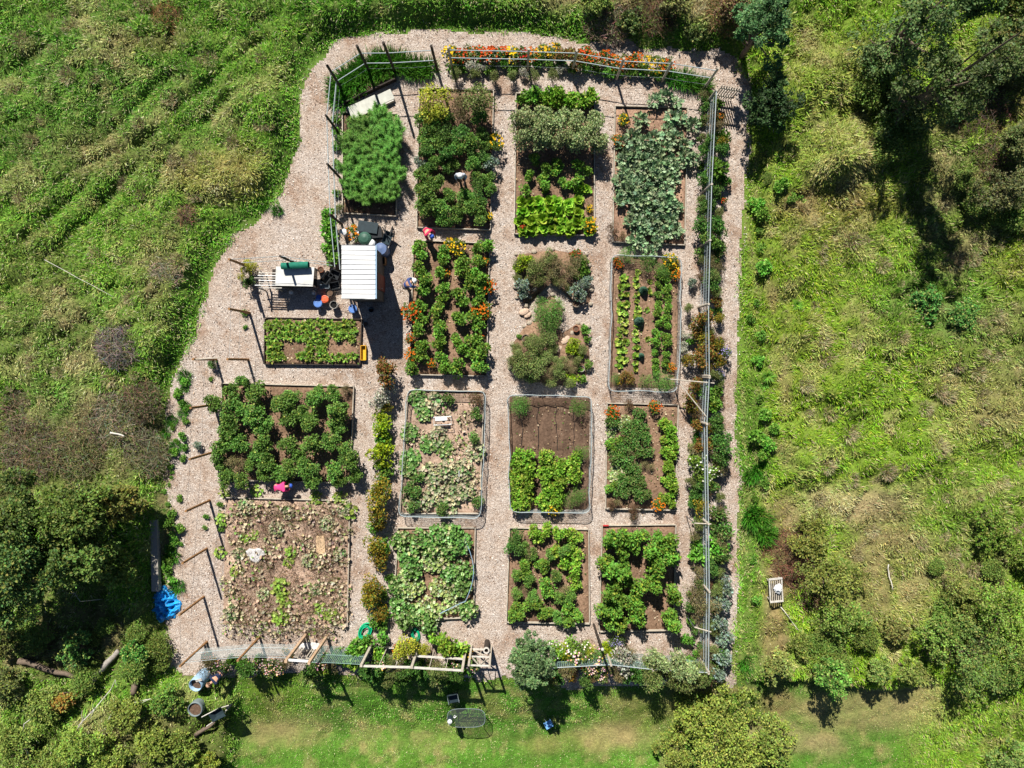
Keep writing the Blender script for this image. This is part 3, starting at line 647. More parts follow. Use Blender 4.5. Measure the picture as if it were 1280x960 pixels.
BEDS = [
 ('A1', [(524, 110), (617, 112), (613, 287), (521, 284)], 'bed of mixed shrubs around the standing gardener in a white hat', {}),
 ('A2', [(517, 300), (612, 304), (608, 470), (512, 468)], 'bed with four long rows of green plants beside the shed shadow', {}),
 ('A3', [(510, 488), (605, 489), (599, 642), (500, 642)], 'netted bed of pale dying squash with a white frame in it', dict(soil=SOILP)),
 ('A4', [(497, 660), (594, 660), (592, 772), (492, 776)], 'bed overflowing with big leaved squash above the pergola', {}),
 ('B1', [(645, 116), (743, 119), (743, 294), (643, 292)], 'bed with a pale hedge above bright green lettuces', {}),
 ('B3', [(637, 496), (738, 498), (736, 638), (637, 636)], 'netted bed with dark bare soil in its upper half', dict(soil=SOILD, sides='', furrows=5)),
 ('B4', [(637, 660), (736, 662), (737, 780), (633, 778)], 'bed of scattered green plants above the tall grey green shrub', dict(soil=SOIL)),
 ('C1', [(769, 132), (860, 134), (856, 306), (766, 302)], 'bed crowded with blue green kale plants', dict(soil=SOILR)),
 ('C2', [(767, 320), (851, 322), (846, 486), (763, 484)], 'netted bed with brown furrows and two cabbages', dict(soil=SOIL, sides='')),
 ('C3', [(759, 504), (848, 506), (844, 638), (757, 636)], 'bed with marigolds at three corners and a bare soil strip', {}),
 ('C4', [(753, 657), (845, 656), (842, 788), (749, 790)], 'dense green bed nearest the lawn gate corner with a red tipped board', {}),
 ('D2', [(331, 397), (452, 399), (450, 456), (330, 455)], 'low strawberry bed split in two below the white table', dict(plank='dark_wood')),
 ('D3', [(277, 479), (442, 483), (437, 604), (276, 600)], 'bed of tall bushy tomatoes above the crouching gardener in pink', {}),
 ('D4', [(281, 622), (437, 626), (434, 782), (277, 782)], 'bed of withered squash vines in the lower corner of the garden', dict(soil=SOILP, sides='tr')),
 ('D1', [(428, 140), (497, 142), (495, 270), (428, 266)], 'bed of feathery asparagus beside the cold frame', dict(soil=SOILD)),
]
bn = {}
for k, c_, lab, kw in BEDS:
    bn[k] = bed(c_, lab, **kw)
# dividing board of the strawberry bed
for a, b in ((P(391, 398), P(390, 456)),):
    g = Geo().beam((a[0]-bn['D2'].location.x, a[1]-bn['D2'].location.y-.06, .12), (b[0]-bn['D2'].location.x, b[1]-bn['D2'].location.y+.06, .12), .05, .16); g.build('board', M('dark_wood'), bn['D2'])
Geo().beam((*(A(P(753, 655.5))-A(bn['C4'].location[:2])), .235), (*(A(P(760, 655.5))-A(bn['C4'].location[:2])), .235), .07, .03).build('painted_end', M('red_paint', (190, 60, 60)), bn['C4'])

bA1, bA2, bA3, bA4 = 'the bed of the white hatted gardener', 'the four row bed', 'the pale netted squash bed', 'the squash bed by the pergola'
bB1, bB3, bB4 = 'the lettuce bed', 'the half bare netted bed', 'the bed above the tall shrub'
bC1, bC2, bC3, bC4 = 'the kale bed', 'the netted cabbage bed', 'the bed with bare strip', 'the dense corner bed'
bD1, bD2, bD3, bD4 = 'the asparagus bed', 'the bed below the table', 'the tomato bed', 'the withered squash bed'
# A1
rowput('gold', [(545, 132, 1.05), (536, 146, .6)], 'yellow green shrub at top corner', bA1, 'shrub')
rowput('tan', [(574, 128, 1.15), (578, 146, .9)], 'straw coloured seeding plant', bA1, 'plant')
rowput('olive', [(600, 128, 1.1)], 'olive green shrub at the top edge', bA1, 'shrub')
rowput('tomato', [(597, 146, .8), (535, 166, .8), (536, 250, 1.1), (552, 262, .9), (545, 232, .8), (580, 244, .7), (602, 272, .8), (586, 262, .7), (563, 246, .7), (560, 277, .6)], 'bright green tomato plant', bA1, 'tomato plant')
rowput('tomatod', [(556, 168, .8), (577, 170, .8), (604, 168, .7), (534, 192, .7), (560, 196, .8), (590, 192, .7), (608, 196, .7), (540, 212, .7), (558, 214, .5), (600, 232, .7), (602, 250, .7)], 'dark green tomato plant', bA1, 'tomato plant')
rowput('bluegrey', [(612, 206), (525, 204, .8)], 'blue grey herb', bA1, 'herb')
rowput('yellowgold', [(619, 180)], 'yellow marigold spilling over the board', bA1, 'marigold')
rowput('yellowgold', [(611, 270, .5)], 'small yellow marigold by the lower board', bA1, 'marigold')
rowput('tomato', [(528, 152, .7), (545, 152, .8), (562, 150, .6), (530, 180, .7), (548, 182, .8), (572, 184, .7), (590, 178, .8), (606, 182, .6), (528, 222, .8), (545, 205, .7), (568, 208, .6), (592, 206, .7), (607, 222, .7), (594, 222, .6), (530, 236, .8), (530, 262, .8), (600, 260, .7), (612, 240, .6), (590, 250, .7), (575, 262, .6), (548, 274, .7), (572, 274, .6)], 'leafy green tomato plant between larger ones', 'the gardener\'s bed', 'tomato plant')
# A2
f4 = lambda l, ox=480, oy=270, k=.2395: [(ox+a*k, oy+b*k, rng.uniform(.9, 1.15)) for a, b in l]
for desc, l in (('leftmost', [(185, 165), (200, 215), (185, 280), (215, 345), (215, 400), (190, 480), (195, 545), (185, 595), (200, 670), (205, 720), (155, 790)]),
             ('second', [(320, 195), (305, 240), (300, 290), (310, 380), (300, 430), (285, 490), (290, 560), (290, 600), (290, 665), (300, 740), (310, 790)]),
             ('third', [(410, 245), (420, 290), (390, 400), (425, 455), (385, 520), (400, 550), (380, 640), (405, 690), (395, 790)]),
             ('rightmost', [(490, 165), (530, 160), (490, 245), (470, 300), (500, 330), (455, 345), (500, 400), (500, 450), (470, 530), (505, 585), (465, 650), (510, 700), (460, 730), (500, 790)])):
    rowput('pepper', f4(l), f'green pepper plant in {desc} line', bA2, 'pepper plant', s=1.08, rowh=.5, jitter=.5)
rowput('yellowgold', f4([(355, 155), (385, 165)]), 'yellow marigold plant', bA2, 'marigold', s=.9)
rowput('marigold', f4([(548, 372), (520, 495), (490, 505), (148, 505), (148, 722)]), 'orange marigold plant', bA2, 'marigold', s=1., rowh=12)
rowput('marigold', f4([(320, 300), (530, 240), (150, 640), (250, 770), (500, 620)]), 'small orange marigold between peppers', bA2, 'marigold', s=.6, rowh=12)
# A3
g3 = lambda l: [(460+a*.25, 460+b*.25) for a, b in l]
rowput('squash', g3([(245, 150), (275, 235), (205, 320), (300, 380), (370, 400), (215, 450), (200, 500)]), 'grey green squash plant', bA3, 'squash', s=.62)
rowput('squashp', g3([(330, 170), (350, 330), (320, 520), (400, 510), (450, 560), (350, 570), (330, 640), (430, 640), (490, 610), (230, 665), (280, 670), (480, 500), (540, 420), (390, 700)]), 'pale bleached squash plant', bA3, 'squash', s=.7)
rowput('squashw', g3([(430, 470), (510, 540), (520, 600), (240, 350), (380, 210), (460, 380), (500, 270)]), 'withered squash plant', bA3, 'squash', s=.7)
rowput('potato', g3([(205, 590), (240, 610), (250, 540), (540, 345), (545, 670), (370, 705), (400, 150), (545, 230), (230, 690)]), 'low dark green plant', bA3, 'plant', s=.75)
rowput('brown', g3([(545, 160)]), 'dark brown spent plant at a corner', bA3, 'plant')
# A4
g4 = lambda l: [(430+a*.3125, 640+b*.3125) for a, b in l]
rowput('squash', g4([(240, 110), (300, 100), (370, 90), (430, 85), (440, 130), (260, 180), (340, 140), (480, 240), (440, 250), (220, 370), (240, 420), (470, 300), (430, 150), (300, 400), (210, 300), (280, 220), (340, 430), (490, 380)]), 'dark green squash plant', bA4, 'squash', s=.72, sz=1.9, jitter=5)
rowput('squashl', g4([(250, 260), (290, 300), (250, 320), (350, 200), (380, 200), (380, 300), (430, 320), (330, 370), (280, 400), (360, 400), (430, 370)]), 'pale green squash plant', bA4, 'squash', s=.62, sz=1.5)
# B1
rowput('bean', fill([(678, 112), (742, 122), (742, 138), (672, 134)], 11), 'yellow green leafy plant', bB1, 'plant', s=1.2, rowh=9)
rowput('bigweed', [(668, 118, .8), (655, 124, .7)], 'leafy plant at the top', bB1, 'plant')
rowput('hedge', line((655, 155), (742, 160), 5)+line((656, 175), (744, 178), 5), 'pale olive tomatillo bush', bB1, 'bush', s=.92, rowh=14)
rowput('pepper', [(667, 200), (682, 208), (698, 205), (661, 222), (680, 222), (697, 216), (724, 208), (733, 214), (720, 226), (655, 240), (679, 235), (705, 230)], 'dark leafy plant', bB1, 'plant', s=.9, rowh=10)
rowput('lettuce', [(680, 236, .7), (724, 234), (734, 236, .8), (712, 232, .7)]+fill([(650, 248), (730, 250), (738, 288), (652, 292), (646, 280)], 11.5, .25), 'bright green lettuce', bB1, 'lettuce', s=.95, rowh=9)
rowput('yellowgold', [(739, 282, .9), (738, 262, .5)], 'yellow marigold', bB1, 'marigold', rowh=9)
rowput('redflower', [(653, 286, .5)], 'small red flowered plant by the corner', bB1, 'plant')
# B3
for lx, n in ((645, 8), (658, 8), (681, 9), (697, 8), (716, 7)):
    y0 = {645: 568, 658: 572, 681: 568, 697: 578, 716: 568}[lx]; y1 = 632 if lx != 716 else 600
    rowput('bean', line((lx+2, y0), (lx, y1), n), f'leafy bean plant in {ORD[(645, 658, 681, 697, 716).index(lx)]} column', bB3, 'bean plant', s=1.05, rowh=.5, jitter=1)
rowput('dome', [(648, 507, .95), (656, 505, .7), (722, 508, .9), (727, 564, .7), (713, 622, .9), (722, 618, .7)], 'rounded dark herb', bB3, 'herb')
rowput('yellowgold', [(693, 637, .9)], 'yellow marigold plant just outside the net', bB3, 'marigold')
for i, lx in enumerate((651, 672, 694, 716)):
    pts = [(*P(lx+rng.normal()*1.2+t*1.5, 504+t*58, 0), .17) for t in np.linspace(0, 1, 8)]
    tag(Geo().tube(pts, .012, 5).build('drip_hose', M('dark_plastic')), f'black drip hose, {ORD[i]} across the bare soil of the netted bed', 'hose', 'drip hoses on the bare soil')
# B4
rowput('tomatod', g4([(680, 95), (700, 140), (670, 130)]), 'dark bushy plant', bB4, 'plant', s=.75)
rowput('bean', g4([(770, 75), (810, 70), (860, 80), (900, 85), (930, 100), (850, 155), (900, 150), (935, 170), (880, 200), (930, 220), (915, 260), (780, 95), (920, 290)]), 'yellow green plant', bB4, 'plant', s=1.05, rowh=8)
rowput('pepper', g4([(720, 205), (800, 215), (725, 240), (800, 285), (815, 310), (780, 200), (690, 380), (740, 365), (700, 410), (770, 370), (820, 400), (900, 380), (930, 400), (900, 430), (670, 410), (790, 400)]), 'green leafy plant', bB4, 'plant', s=1., rowh=8)
rowput('tomato', g4([(720, 140), (755, 165), (690, 250), (690, 320), (760, 330), (860, 340), (900, 330), (850, 250), (850, 420), (880, 150), (830, 170), (740, 260)]), 'bushy filler plant', bB4, 'plant', s=.6, rowh=8)
rowput('tan', g4([(740, 150), (880, 310), (725, 300)]), 'greyish seeding plant', bB4, 'plant', s=.55)
# C1
c1p = fill([(775, 178), (815, 170), (840, 190), (846, 240), (848, 296), (800, 300), (772, 250)], 12.5, .35)+[(818, 128), (832, 122), (846, 130), (802, 150), (838, 146), (848, 148), (866, 158), (835, 164), (846, 174), (790, 172), (856, 182), (866, 200), (780, 146, .5), (856, 196), (842, 210), (800, 306), (820, 306), (812, 314), (793, 300)]
rowput('kale', c1p, 'blue green kale plant', bC1, 'kale', s=.82, rowh=11)
rowput('marigold', [(772, 176), (777, 184, .8)], 'orange marigold', bC1, 'marigold', s=.7, rowh=5)
rowput('yellowgold', [(780, 152, .7)], 'small yellow marigold beside first kale', bC1, 'marigold')
rowput('brown', [(766, 288, .7), (776, 296, .6)], 'straw brown spent plant', bC1, 'plant')
# C2
g5 = lambda l: [(700+a*.2396, 270+b*.2396) for a, b in l]
rowput('seedling', line((776, 350), (774, 458), 12)+line((782, 346), (780, 450), 10), 'yellow green lettuce seedling', bC2, 'lettuce', s=1., rowh=4)
rowput('seedling', line((797, 340), (795, 462), 14), 'mid green lettuce seedling', bC2, 'lettuce', s=.95, rowh=2)
rowput('seedling', [(810, 362), (812, 366), (809, 388), (808, 424), (811, 352)], 'small pale lettuce seedling', bC2, 'lettuce', s=.8, rowh=4)
rowput('pepper', line((823, 345), (818, 462), 11)+line((833, 340), (832, 455), 11), 'dense low green plant', bC2, 'plant', s=.7, rowh=5)
rowput('cabbage', [(803, 363, 1.), (801, 402, 1.1), (802, 446, .8)], 'round blue green cabbage', bC2, 'cabbage', rowh=5, s=.98)
rowput('dome', [(783, 322, .8), (809, 329, .95), (826, 340, .7), (824, 477, 1.), (806, 478, .7), (834, 480, .7), (769, 473, .6)], 'feathery green herb clump', bC2, 'herb', rowh=6)
rowput('yellowgold', [(836, 326), (841, 334, .7)], 'yellow marigold plant', bC2, 'marigold', rowh=5)
rowput('marigold', [(843, 344, .7), (775, 332, .6), (840, 459, .6), (769, 328, .5)], 'orange marigold plant', bC2, 'marigold', rowh=5)
rowput('rust', [(785, 473, .6), (778, 470, .5)], 'rust flowered plant', bC2, 'plant')
rowput('yellowgold', [(774, 476, .5)], 'small yellow flowered plant in low corner', bC2, 'marigold')
# C3
g6 = lambda l: [(700+a*.25, 460+b*.25) for a, b in l]
rowput('marigold', [(765, 515, 1.), (818, 509, .9), (822, 629, 1.), (763, 522, .7)], 'orange marigold', bC3, 'marigold', rowh=5, s=.9)
rowput('potato', g6([(390, 230), (380, 280), (400, 320), (420, 300), (350, 330), (420, 350), (400, 410), (380, 600), (400, 640), (360, 550), (410, 570), (380, 520)]), 'olive leafy plant', bC3, 'plant', s=.8, rowh=5)
rowput('squashl', g6([(260, 320), (300, 280), (320, 260), (280, 500), (260, 540), (300, 530)]), 'pale leaved plant', bC3, 'plant', s=.4, rowh=5)
rowput('pepper', g6([(250, 370), (290, 360), (270, 590), (300, 430), (250, 600), (260, 400)]), 'mid green plant', bC3, 'plant', s=.7, rowh=5)
rowput('tan', g6([(420, 480), (450, 490), (280, 660), (350, 420), (340, 380)]), 'brownish seeding plant', bC3, 'plant', s=.42, rowh=5)
rowput('potato', g6([(255, 270), (330, 300), (270, 450), (340, 460), (310, 560), (330, 600), (300, 620), (360, 500), (370, 380), (340, 350), (300, 400), (415, 620), (430, 420)]), 'bushy filler plant', bC3, 'plant', s=.85, rowh=5)
rowput('brown', g6([(340, 180), (250, 680), (350, 730), (370, 710)]), 'dark brown spent plant', bC3, 'plant', s=.7, rowh=5)
rowput('bean', line((838, 532), (838, 626), 12)+line((831, 530), (832, 620), 6), 'bright green bean plant', bC3, 'bean plant', s=.85, rowh=4)
# C4
g7 = lambda l: [(690+a*.3125, 640+b*.3125) for a, b in l]
rowput('pepper', [p for p in fill([(755, 662), (843, 660), (841, 780), (750, 784)], 15.2, .5) if not (783 < p[0] < 805 and 695 < p[1] < 708) and not (779 < p[0] < 828 and 772 < p[1]) and not (808 < p[0] < 826 and 735 < p[1] < 775)], 'dense leafy green plant', bC4, 'plant', s=1.25, rowh=9, sz=1.5)
# D1
rowput('fern', [(476, 148), (455, 160), (487, 165), (462, 180), (484, 192), (446, 198), (468, 206), (488, 214), (455, 222), (476, 232), (440, 214), (442, 180), (486, 240, .8), (460, 240, .8), (440, 234, .8), (488, 182, .8), (445, 164, .7)], 'tall feathery asparagus plant', bD1, 'asparagus', s=.95, sz=.85, rowh=15)
# D2
rowput('strawberry', [p for p in fill([(334, 400), (449, 401), (448, 452), (332, 451)], 8.6, .3) if not (350 < p[0] < 388 and 428 < p[1] < 440) and not (412 < p[0] < 445 and 424 < p[1] < 440) and rng.random() < .93], 'low strawberry plant', bD2, 'strawberry plant', s=1.08, rowh=7)
# D3
h6 = lambda l: [(180+a*.25, 460+b*.25, (c if c else 1)) for a, b, c in l]
rowput('tomato', h6([(370, 180, .9), (445, 120, .8), (510, 70, .6), (470, 190, 1), (570, 120, .95), (440, 250, .9), (430, 310, .9), (560, 240, 1), (600, 290, .9), (580, 190, .7), (400, 400, 1), (380, 470, .7), (490, 380, .9), (500, 560, .8), (420, 540, .9), (610, 370, .9), (590, 420, .9), (630, 470, .9), (610, 530, .8),
    (700, 170, 1), (740, 240, .95), (740, 140, .8), (860, 150, 1), (880, 120, .7), (840, 270, .9), (800, 230, .8), (730, 380, .9), (690, 520, .9), (740, 490, .9), (840, 380, .95), (820, 500, 1), (850, 560, .8), (790, 450, .8), (960, 130, .8), (980, 210, .95), (960, 260, .8), (980, 300, .8), (950, 370, .95), (1010, 400, .8), (1040, 460, .9), (1060, 530, .7), (960, 520, .95), (980, 560, .7), (720, 560, .6), (540, 480, .7)]), 'bushy green tomato plant', bD3, 'tomato plant', s=.98, rowh=10)
rowput('tan', h6([(470, 470, .7), (510, 480, .6), (1005, 110, .5)]), 'straw coloured drying plant', bD3, 'plant')
# D4
rowput('squashw', [(290, 640), (312, 640), (335, 640), (360, 645), (388, 640), (415, 640), (300, 668), (425, 668), (300, 700), (318, 720), (290, 730), (330, 700), (400, 700), (420, 700), (410, 728), (380, 740), (425, 740), (300, 755), (330, 765), (365, 765), (400, 765), (425, 768), (290, 780), (320, 785), (350, 785), (385, 785), (415, 785), (380, 680), (345, 680)], 'withered squash vine', bD4, 'squash', s=.85, rowh=11)
rowput('dry', fill([(288, 630), (430, 632), (428, 790), (285, 790)], 16, .5, .95), 'tangle of dry brown stalks', bD4, 'dry stalks', s=.7, rowh=18)
rowput('squashp', [(345, 660, .6), (300, 690, .5), (385, 700, .5), (410, 655, .6), (330, 742, .5), (290, 765, .6), (360, 640, .5), (395, 735, .5), (425, 690, .5), (430, 635, .6), (310, 632, .6)], 'pale bleached squash plant', bD4, 'squash', s=.9, rowh=11)
rowput('squashg', [(364, 690, .7), (362, 702, .6), (350, 735, 1.1), (356, 748, .9), (350, 770, .9), (320, 612, .7), (396, 622, .7), (425, 622, .8), (437, 640, .8), (278, 650, .7), (276, 690, .7), (306, 676, .6), (294, 714, .6), (400, 760, .7), (412, 766, .8), (280, 616, .6), (318, 668, .6)], 'fresh green squash plant', bD4, 'squash', s=.75, rowh=11)
for i, (a, b, w, d_, r, mt) in enumerate(((321, 692, .95, .75, .4, 'pale_stone'), (402, 680, .45, .95, .05, 'card'))):
    x, y = P(a, b); g = Geo()
    if i == 0:
        th = np.linspace(0, 6.283, 15)[:-1]; rr = 1+.16*np.sin(th*3)+.08*np.cos(th*5)
        for z, s_ in ((.1, 1), (.2, .96), (.23, .8)): g.V.append(np.stack([np.cos(th)*rr*w/2*s_, np.sin(th)*rr*d_/2*s_, np.full(14, z)], 1)); g.C.append(np.full((14, 3), .5)); g.n += 14
        g.F = {4: [np.array([(k*14+j, k*14+(j+1) % 14, (k+1)*14+(j+1) % 14, (k+1)*14+j) for k in range(2) for j in range(14)])], 14: [np.array([[28+j for j in range(14)]])]}
        o = g.build('flat_stone', M('pale_stone', (206, 204, 202), scale=9), None, (x, y, .02)); tag(o, 'large pale flat stone among the withered squash vines', 'stone')
    else:
        g.box((0, 0, .15), (w, d_, .03), r); o = g.build('cardboard_sheet', M('card', (206, 176, 140)), None, (x, y, .03)); tag(o, 'tan cardboard sheet lying in the withered squash bed', 'cardboard')

# circle bed in the middle
def blob_bed(pts, label, soil=SOIL):
    w = A([P(*p) for p in pts]); c = w.mean(0); n = len(w); root = empty('round_bed', (c[0], c[1], 0), label=label, cat='garden bed')
    q = w-c; g = Geo(); V = [(0, 0, .16)]
    for s_, z in ((.5, .15), (.92, .12), (1, .0)): V += [(a*s_, b*s_, z) for a, b in q]
    F = [(0, 1+(j+1) % n, 1+j) for j in range(n)]+[(1+k*n+j, 1+k*n+(j+1) % n, 1+(k+1)*n+(j+1) % n, 1+(k+1)*n+j) for k in range(2) for j in range(n)]
    g.add(V, F).build('soil', soil, root, smooth_=True)
    for i in range(n):                      # rough edging stones
        for t in (0, .5):
            a, b = q[i]+(q[(i+1) % n]-q[i])*t; r = rng.uniform(.08, .14)
            k = Geo().lathe([(r*.7, 0), (r, r*.5), (r*.8, r*1.1), (r*.3, r*1.3)], 7, sx=rng.uniform(.9, 1.3)); k.build('edging_stone', M('stone'), root, (a, b, .01))
    return root
blob_bed([(645, 318), (690, 312), (733, 318), (740, 345), (738, 380), (722, 382), (712, 362), (688, 356), (668, 362), (658, 382), (646, 372), (643, 345)], 'curved upper bed of the round herb garden at the centre')
blob_bed([(640, 430), (655, 408), (668, 400), (672, 375), (690, 368), (704, 385), (700, 410), (708, 428), (722, 404), (735, 408), (738, 450), (732, 476), (700, 484), (660, 476), (638, 460)], 'lower bed of the round herb garden with the dark green dome')
rc = 'the round herb garden'
rowput('chartreuse', [(655, 326, .85), (649, 334, .7)], 'lime green herb clump', rc, 'herb')
rowput('olive', [(648, 330, .4), (662, 330, .4), (684, 330, .45), (728, 322, .4), (694, 350, .4), (660, 350, .4), (710, 360, .3), (645, 348, .35)], 'low olive herb', rc, 'herb', rowh=6, sz=.8)
rowput('olive', [(645, 436, .4), (664, 422, .4), (690, 434, .4), (700, 450, .45), (690, 474, .45), (668, 474, .45), (722, 450, .4), (727, 438, .4), (712, 478, .4), (683, 446, .5), (660, 432, .45), (695, 462, .4)], 'low olive woody herb', rc, 'herb', rowh=6, sz=.8)
rowput('tan', [(700, 328, 1.), (712, 336, .9), (690, 342, .9), (676, 330, .7), (703, 350, .7), (720, 325, .7)], 'grey tan woody herb', rc, 'herb', s=.95)
rowput('olive', [(668, 340, .6), (676, 352, .55), (684, 322, .5)], 'olive herb shrub', rc, 'herb')
rowput('bluegrey', [(652, 357, 1.1), (655, 368, .8), (728, 356, .9), (724, 367, 1.2), (734, 352, .7)], 'blue grey lavender clump', rc, 'herb')
rowput('weed', [(727, 330, 1.), (731, 342, .9), (722, 345, .8), (718, 322, .6)], 'mid green herb', rc, 'herb')
rowput('redflower', [(720, 318, .7), (714, 320, .5)], 'red flowered plant at the rim', rc, 'plant')
rowput('dome', [(685, 392, 1.35), (683, 408, 1.), (677, 384, .8), (694, 384, .9), (692, 402, .8)], 'dark green rosemary dome', rc, 'herb')
rowput('daisy', [(691, 388, .35)], 'small white flowered herb on dome', rc, 'plant')
rowput('olive', [(676, 424, .62), (688, 424, .5), (668, 435, .6), (655, 446, .7), (668, 460, .75), (652, 460, .6), (700, 462, .5), (645, 452, .5)], 'deep olive woody shrub', rc, 'shrub', rowh=8)
rowput('dome', [(662, 466, .75), (672, 450, .7), (650, 468, .55), (641, 458, .5)], 'low green thyme mound', rc, 'herb', rowh=7)
rowput('tan', [(690, 464, .7), (680, 472, .6), (708, 452, .6), (712, 462, .5)], 'pale woody thyme', rc, 'herb', rowh=7)
rowput('chartreuse', [(717, 433, .8), (712, 440, .6), (725, 442, .5), (717, 475, .6), (707, 468, .5)], 'fresh green herb', rc, 'herb', rowh=5)
rowput('weed', [(730, 412, .7), (733, 422, .6), (735, 455, .7), (728, 474, .7), (724, 462, .5), (648, 422, .4)], 'small green herb plant', rc, 'herb', rowh=6)

# ------------------------------------------------------------------ pots, bins and tools
def place(root_name, px, py, label, cat, h=0., rz=0., z=0., group=None):
    x, y = P(px, py, h); return empty(root_name, (x, y, z), rz, label=label, cat=cat, group=group)
def bucket(px, py, r, h, mat, label, lid=None, name='bucket', cat='bucket', fillm=None, group=None, z=.02):
    e = place(name, px, py, label, cat, h, z=z, group=group)
    Geo().lathe([(r*.78, 0), (r*.8, .01), (r, h), (r*1.06, h), (r*1.06, h-.03), (r*1.02, h-.03)][:4]+[(r*.93, h), (r*.74, .04)], 20, cap=False).add([(r*.78*math.cos(a), r*.78*math.sin(a), .002) for a in np.arange(20)*math.pi/10], [tuple(range(20))[::-1]]).build('shell', M(mat), e, smooth_=False)
    if lid: Geo().lathe([(r*1.08, h-.02), (r*1.1, h+.02), (r*.9, h+.035), (r*.88, h+.02), (.01, h+.022)], 20, cap=False).build('lid', M(lid), e)
    else: Geo().lathe([(r*.9, h*.8), (.01, h*.82)], 20, cap=False).build('filling', fillm or SOILD, e)
    if name == 'bucket':
        th = np.linspace(0, math.pi, 9); Geo().tube(np.stack([r*1.08*np.cos(th), r*.35*np.sin(th), h-.03+r*.3*np.sin(th)], 1), .006, 4).build('handle', M('galv_wire'), e)
    return e
bucket(441, 386, .2, .4, 'blue_plastic', 'blue lidded bucket in the shed shadow below the white roof', 'blue_plastic')
bucket(397.5, 379, .2, .42, 'blue_plastic', 'larger blue lidded bucket below the white table', 'blue_plastic')
bucket(399, 372, .14, .36, 'blue_plastic', 'smaller darker blue bucket behind the larger blue one', 'deep_blue' if M('deep_blue', (70, 104, 184), var=.1) else None)
bucket(406, 374, .18, .36, 'orange_plastic', 'orange lidded bucket beside the two blue buckets', 'orange_plastic')
bucket(401, 337, .15, .22, 'terracotta', 'small orange clay pot at the top corner of white table', name='plant_pot', cat='pot')
bucket(417, 381, .2, .45, 'bleached', 'tall pale pot with a black opening near the chip path', name='plant_pot', cat='pot', fillm=M('inside_shade', (12, 12, 12)))  # near-black disc stands in for the shade inside the opening
bucket(412, 366, .19, .3, 'dark_plastic', 'black round pot with pale rim between crates and tall pot', name='plant_pot', cat='pot')
bucket(464, 387, .15, .3, 'grey_plastic', 'grey rimmed bucket standing in the shed shadow', fillm=M('inside_shade'))  # bucket's dark inside is the same painted shade, no real filling
bucket(457, 405, .14, .12, 'grey_plastic', 'shallow grey dish lying in the shed shadow', name='plant_pot', cat='pot')
bucket(657, 423, .2, .35, 'stone', 'pale stone pot on the left rim of the round herb garden', name='plant_pot', cat='pot')
bucket(720, 379, .2, .35, 'stone', 'pale stone pot below the blue grey lavender', name='plant_pot', cat='pot')
bucket(720, 411, .16, .3, 'terracotta', 'brown clay pot beside the pinkish stones', name='plant_pot', cat='pot')
bucket(727, 461, .16, .28, 'bleached', 'white rimmed pot among herbs at the lower rim', name='plant_pot', cat='pot')
def crate(px, py, w, d, h, rz, mat, label, name='plastic_crate', cat='crate', z=.02, slats=True):
    e = place(name, px, py, label, cat, h, rz, z); t = .025
    for (cx, cy, bx, by) in ((0, d/2, w, t), (0, -d/2, w, t), (w/2, 0, t, d-t*1.2), (-w/2, 0, t, d-t*1.2)):
        g = Geo()
        if slats:
            for k in range(3): g.box((cx, cy, h*(.18+.32*k)), (bx, by, h*.22))
        else: g.box((cx, cy, h/2), (bx, by, h))
        g.build('side', M(mat), e)
    Geo().box((0, 0, .02), (w-t*1.5, d-t*1.5, .02)).build('bottom', M(mat), e)
    return e
crate(408, 347, .62, .4, .35, .9, 'dark_plastic', 'dark grey crate lying askew beside the white table')
crate(418, 343, .5, .42, .3, -.4, 'dark_plastic', 'black nursery crate nearest the shed wall')
crate(418, 357, .5, .36, .3, .2, 'dark_plastic', 'black crate below the other two beside the shed')
crate(406, 358, .45, .2, .2, .05, 'grey_plastic', 'light grey tray at the foot of the dark crates', name='tray', cat='tray', slats=False)
crate(454, 441, .26, .75, .25, 0, 'yellow_plastic' if M('yellow_plastic', (236, 176, 44), var=.1) else '', 'long yellow crate at the right end of the strawberry bed')
crate(475, 326, .5, .35, .5, .05, 'brown_wood', 'brown wooden box against the shed door wall', name='wooden_box', cat='box', slats=False)
crate(474, 350, .3, .6, .4, .2, 'rust_wood' if M('rust_wood', (130, 72, 58)) else '', 'reddish wooden box further down the shed wall', name='wooden_box', cat='box', slats=False)
# compost bins behind the shed
def bin_(px, py, r, h, mat, lidm, label, dome=.12, name='compost_bin', cat='bin'):
    e = place(name, px, py, label, cat, h, z=.02)
    Geo().lathe([(r*1.05, 0), (r, h*.5), (r*.85, h)], 14).build('body', M(mat), e)
    Geo().lathe([(r*.92, h), (r*.92, h+.04), (r*.6, h+dome), (r*.1, h+dome+.03)], 14).build('lid', M(lidm), e)
    return e
M('bottle_green', (58, 92, 78), var=.15, rough=.4); M('slate', (44, 58, 64), var=.2, rough=.5); M('dull_blue', (92, 112, 150), var=.15, rough=.5); M('pale_blue', (150, 180, 205), var=.1, rough=.5)
bin_(456, 298, .36, .8, 'bottle_green', 'bottle_green', 'round dark green compost bin behind the white roof')
bin_(476, 311, .33, .85, 'dull_blue', 'dull_blue', 'dull blue barrel at the upper corner of the shed', .05, 'barrel', 'barrel')
bin_(430, 290, .17, .6, 'white_paint', 'white_paint', 'white upright canister beside the ivy fence', .06, 'canister', 'canister')
bin_(464, 304, .22, .7, 'grey_plastic', 'white_paint', 'small bin with a crumpled white cover next to green bin', .1, 'bin', 'bin')
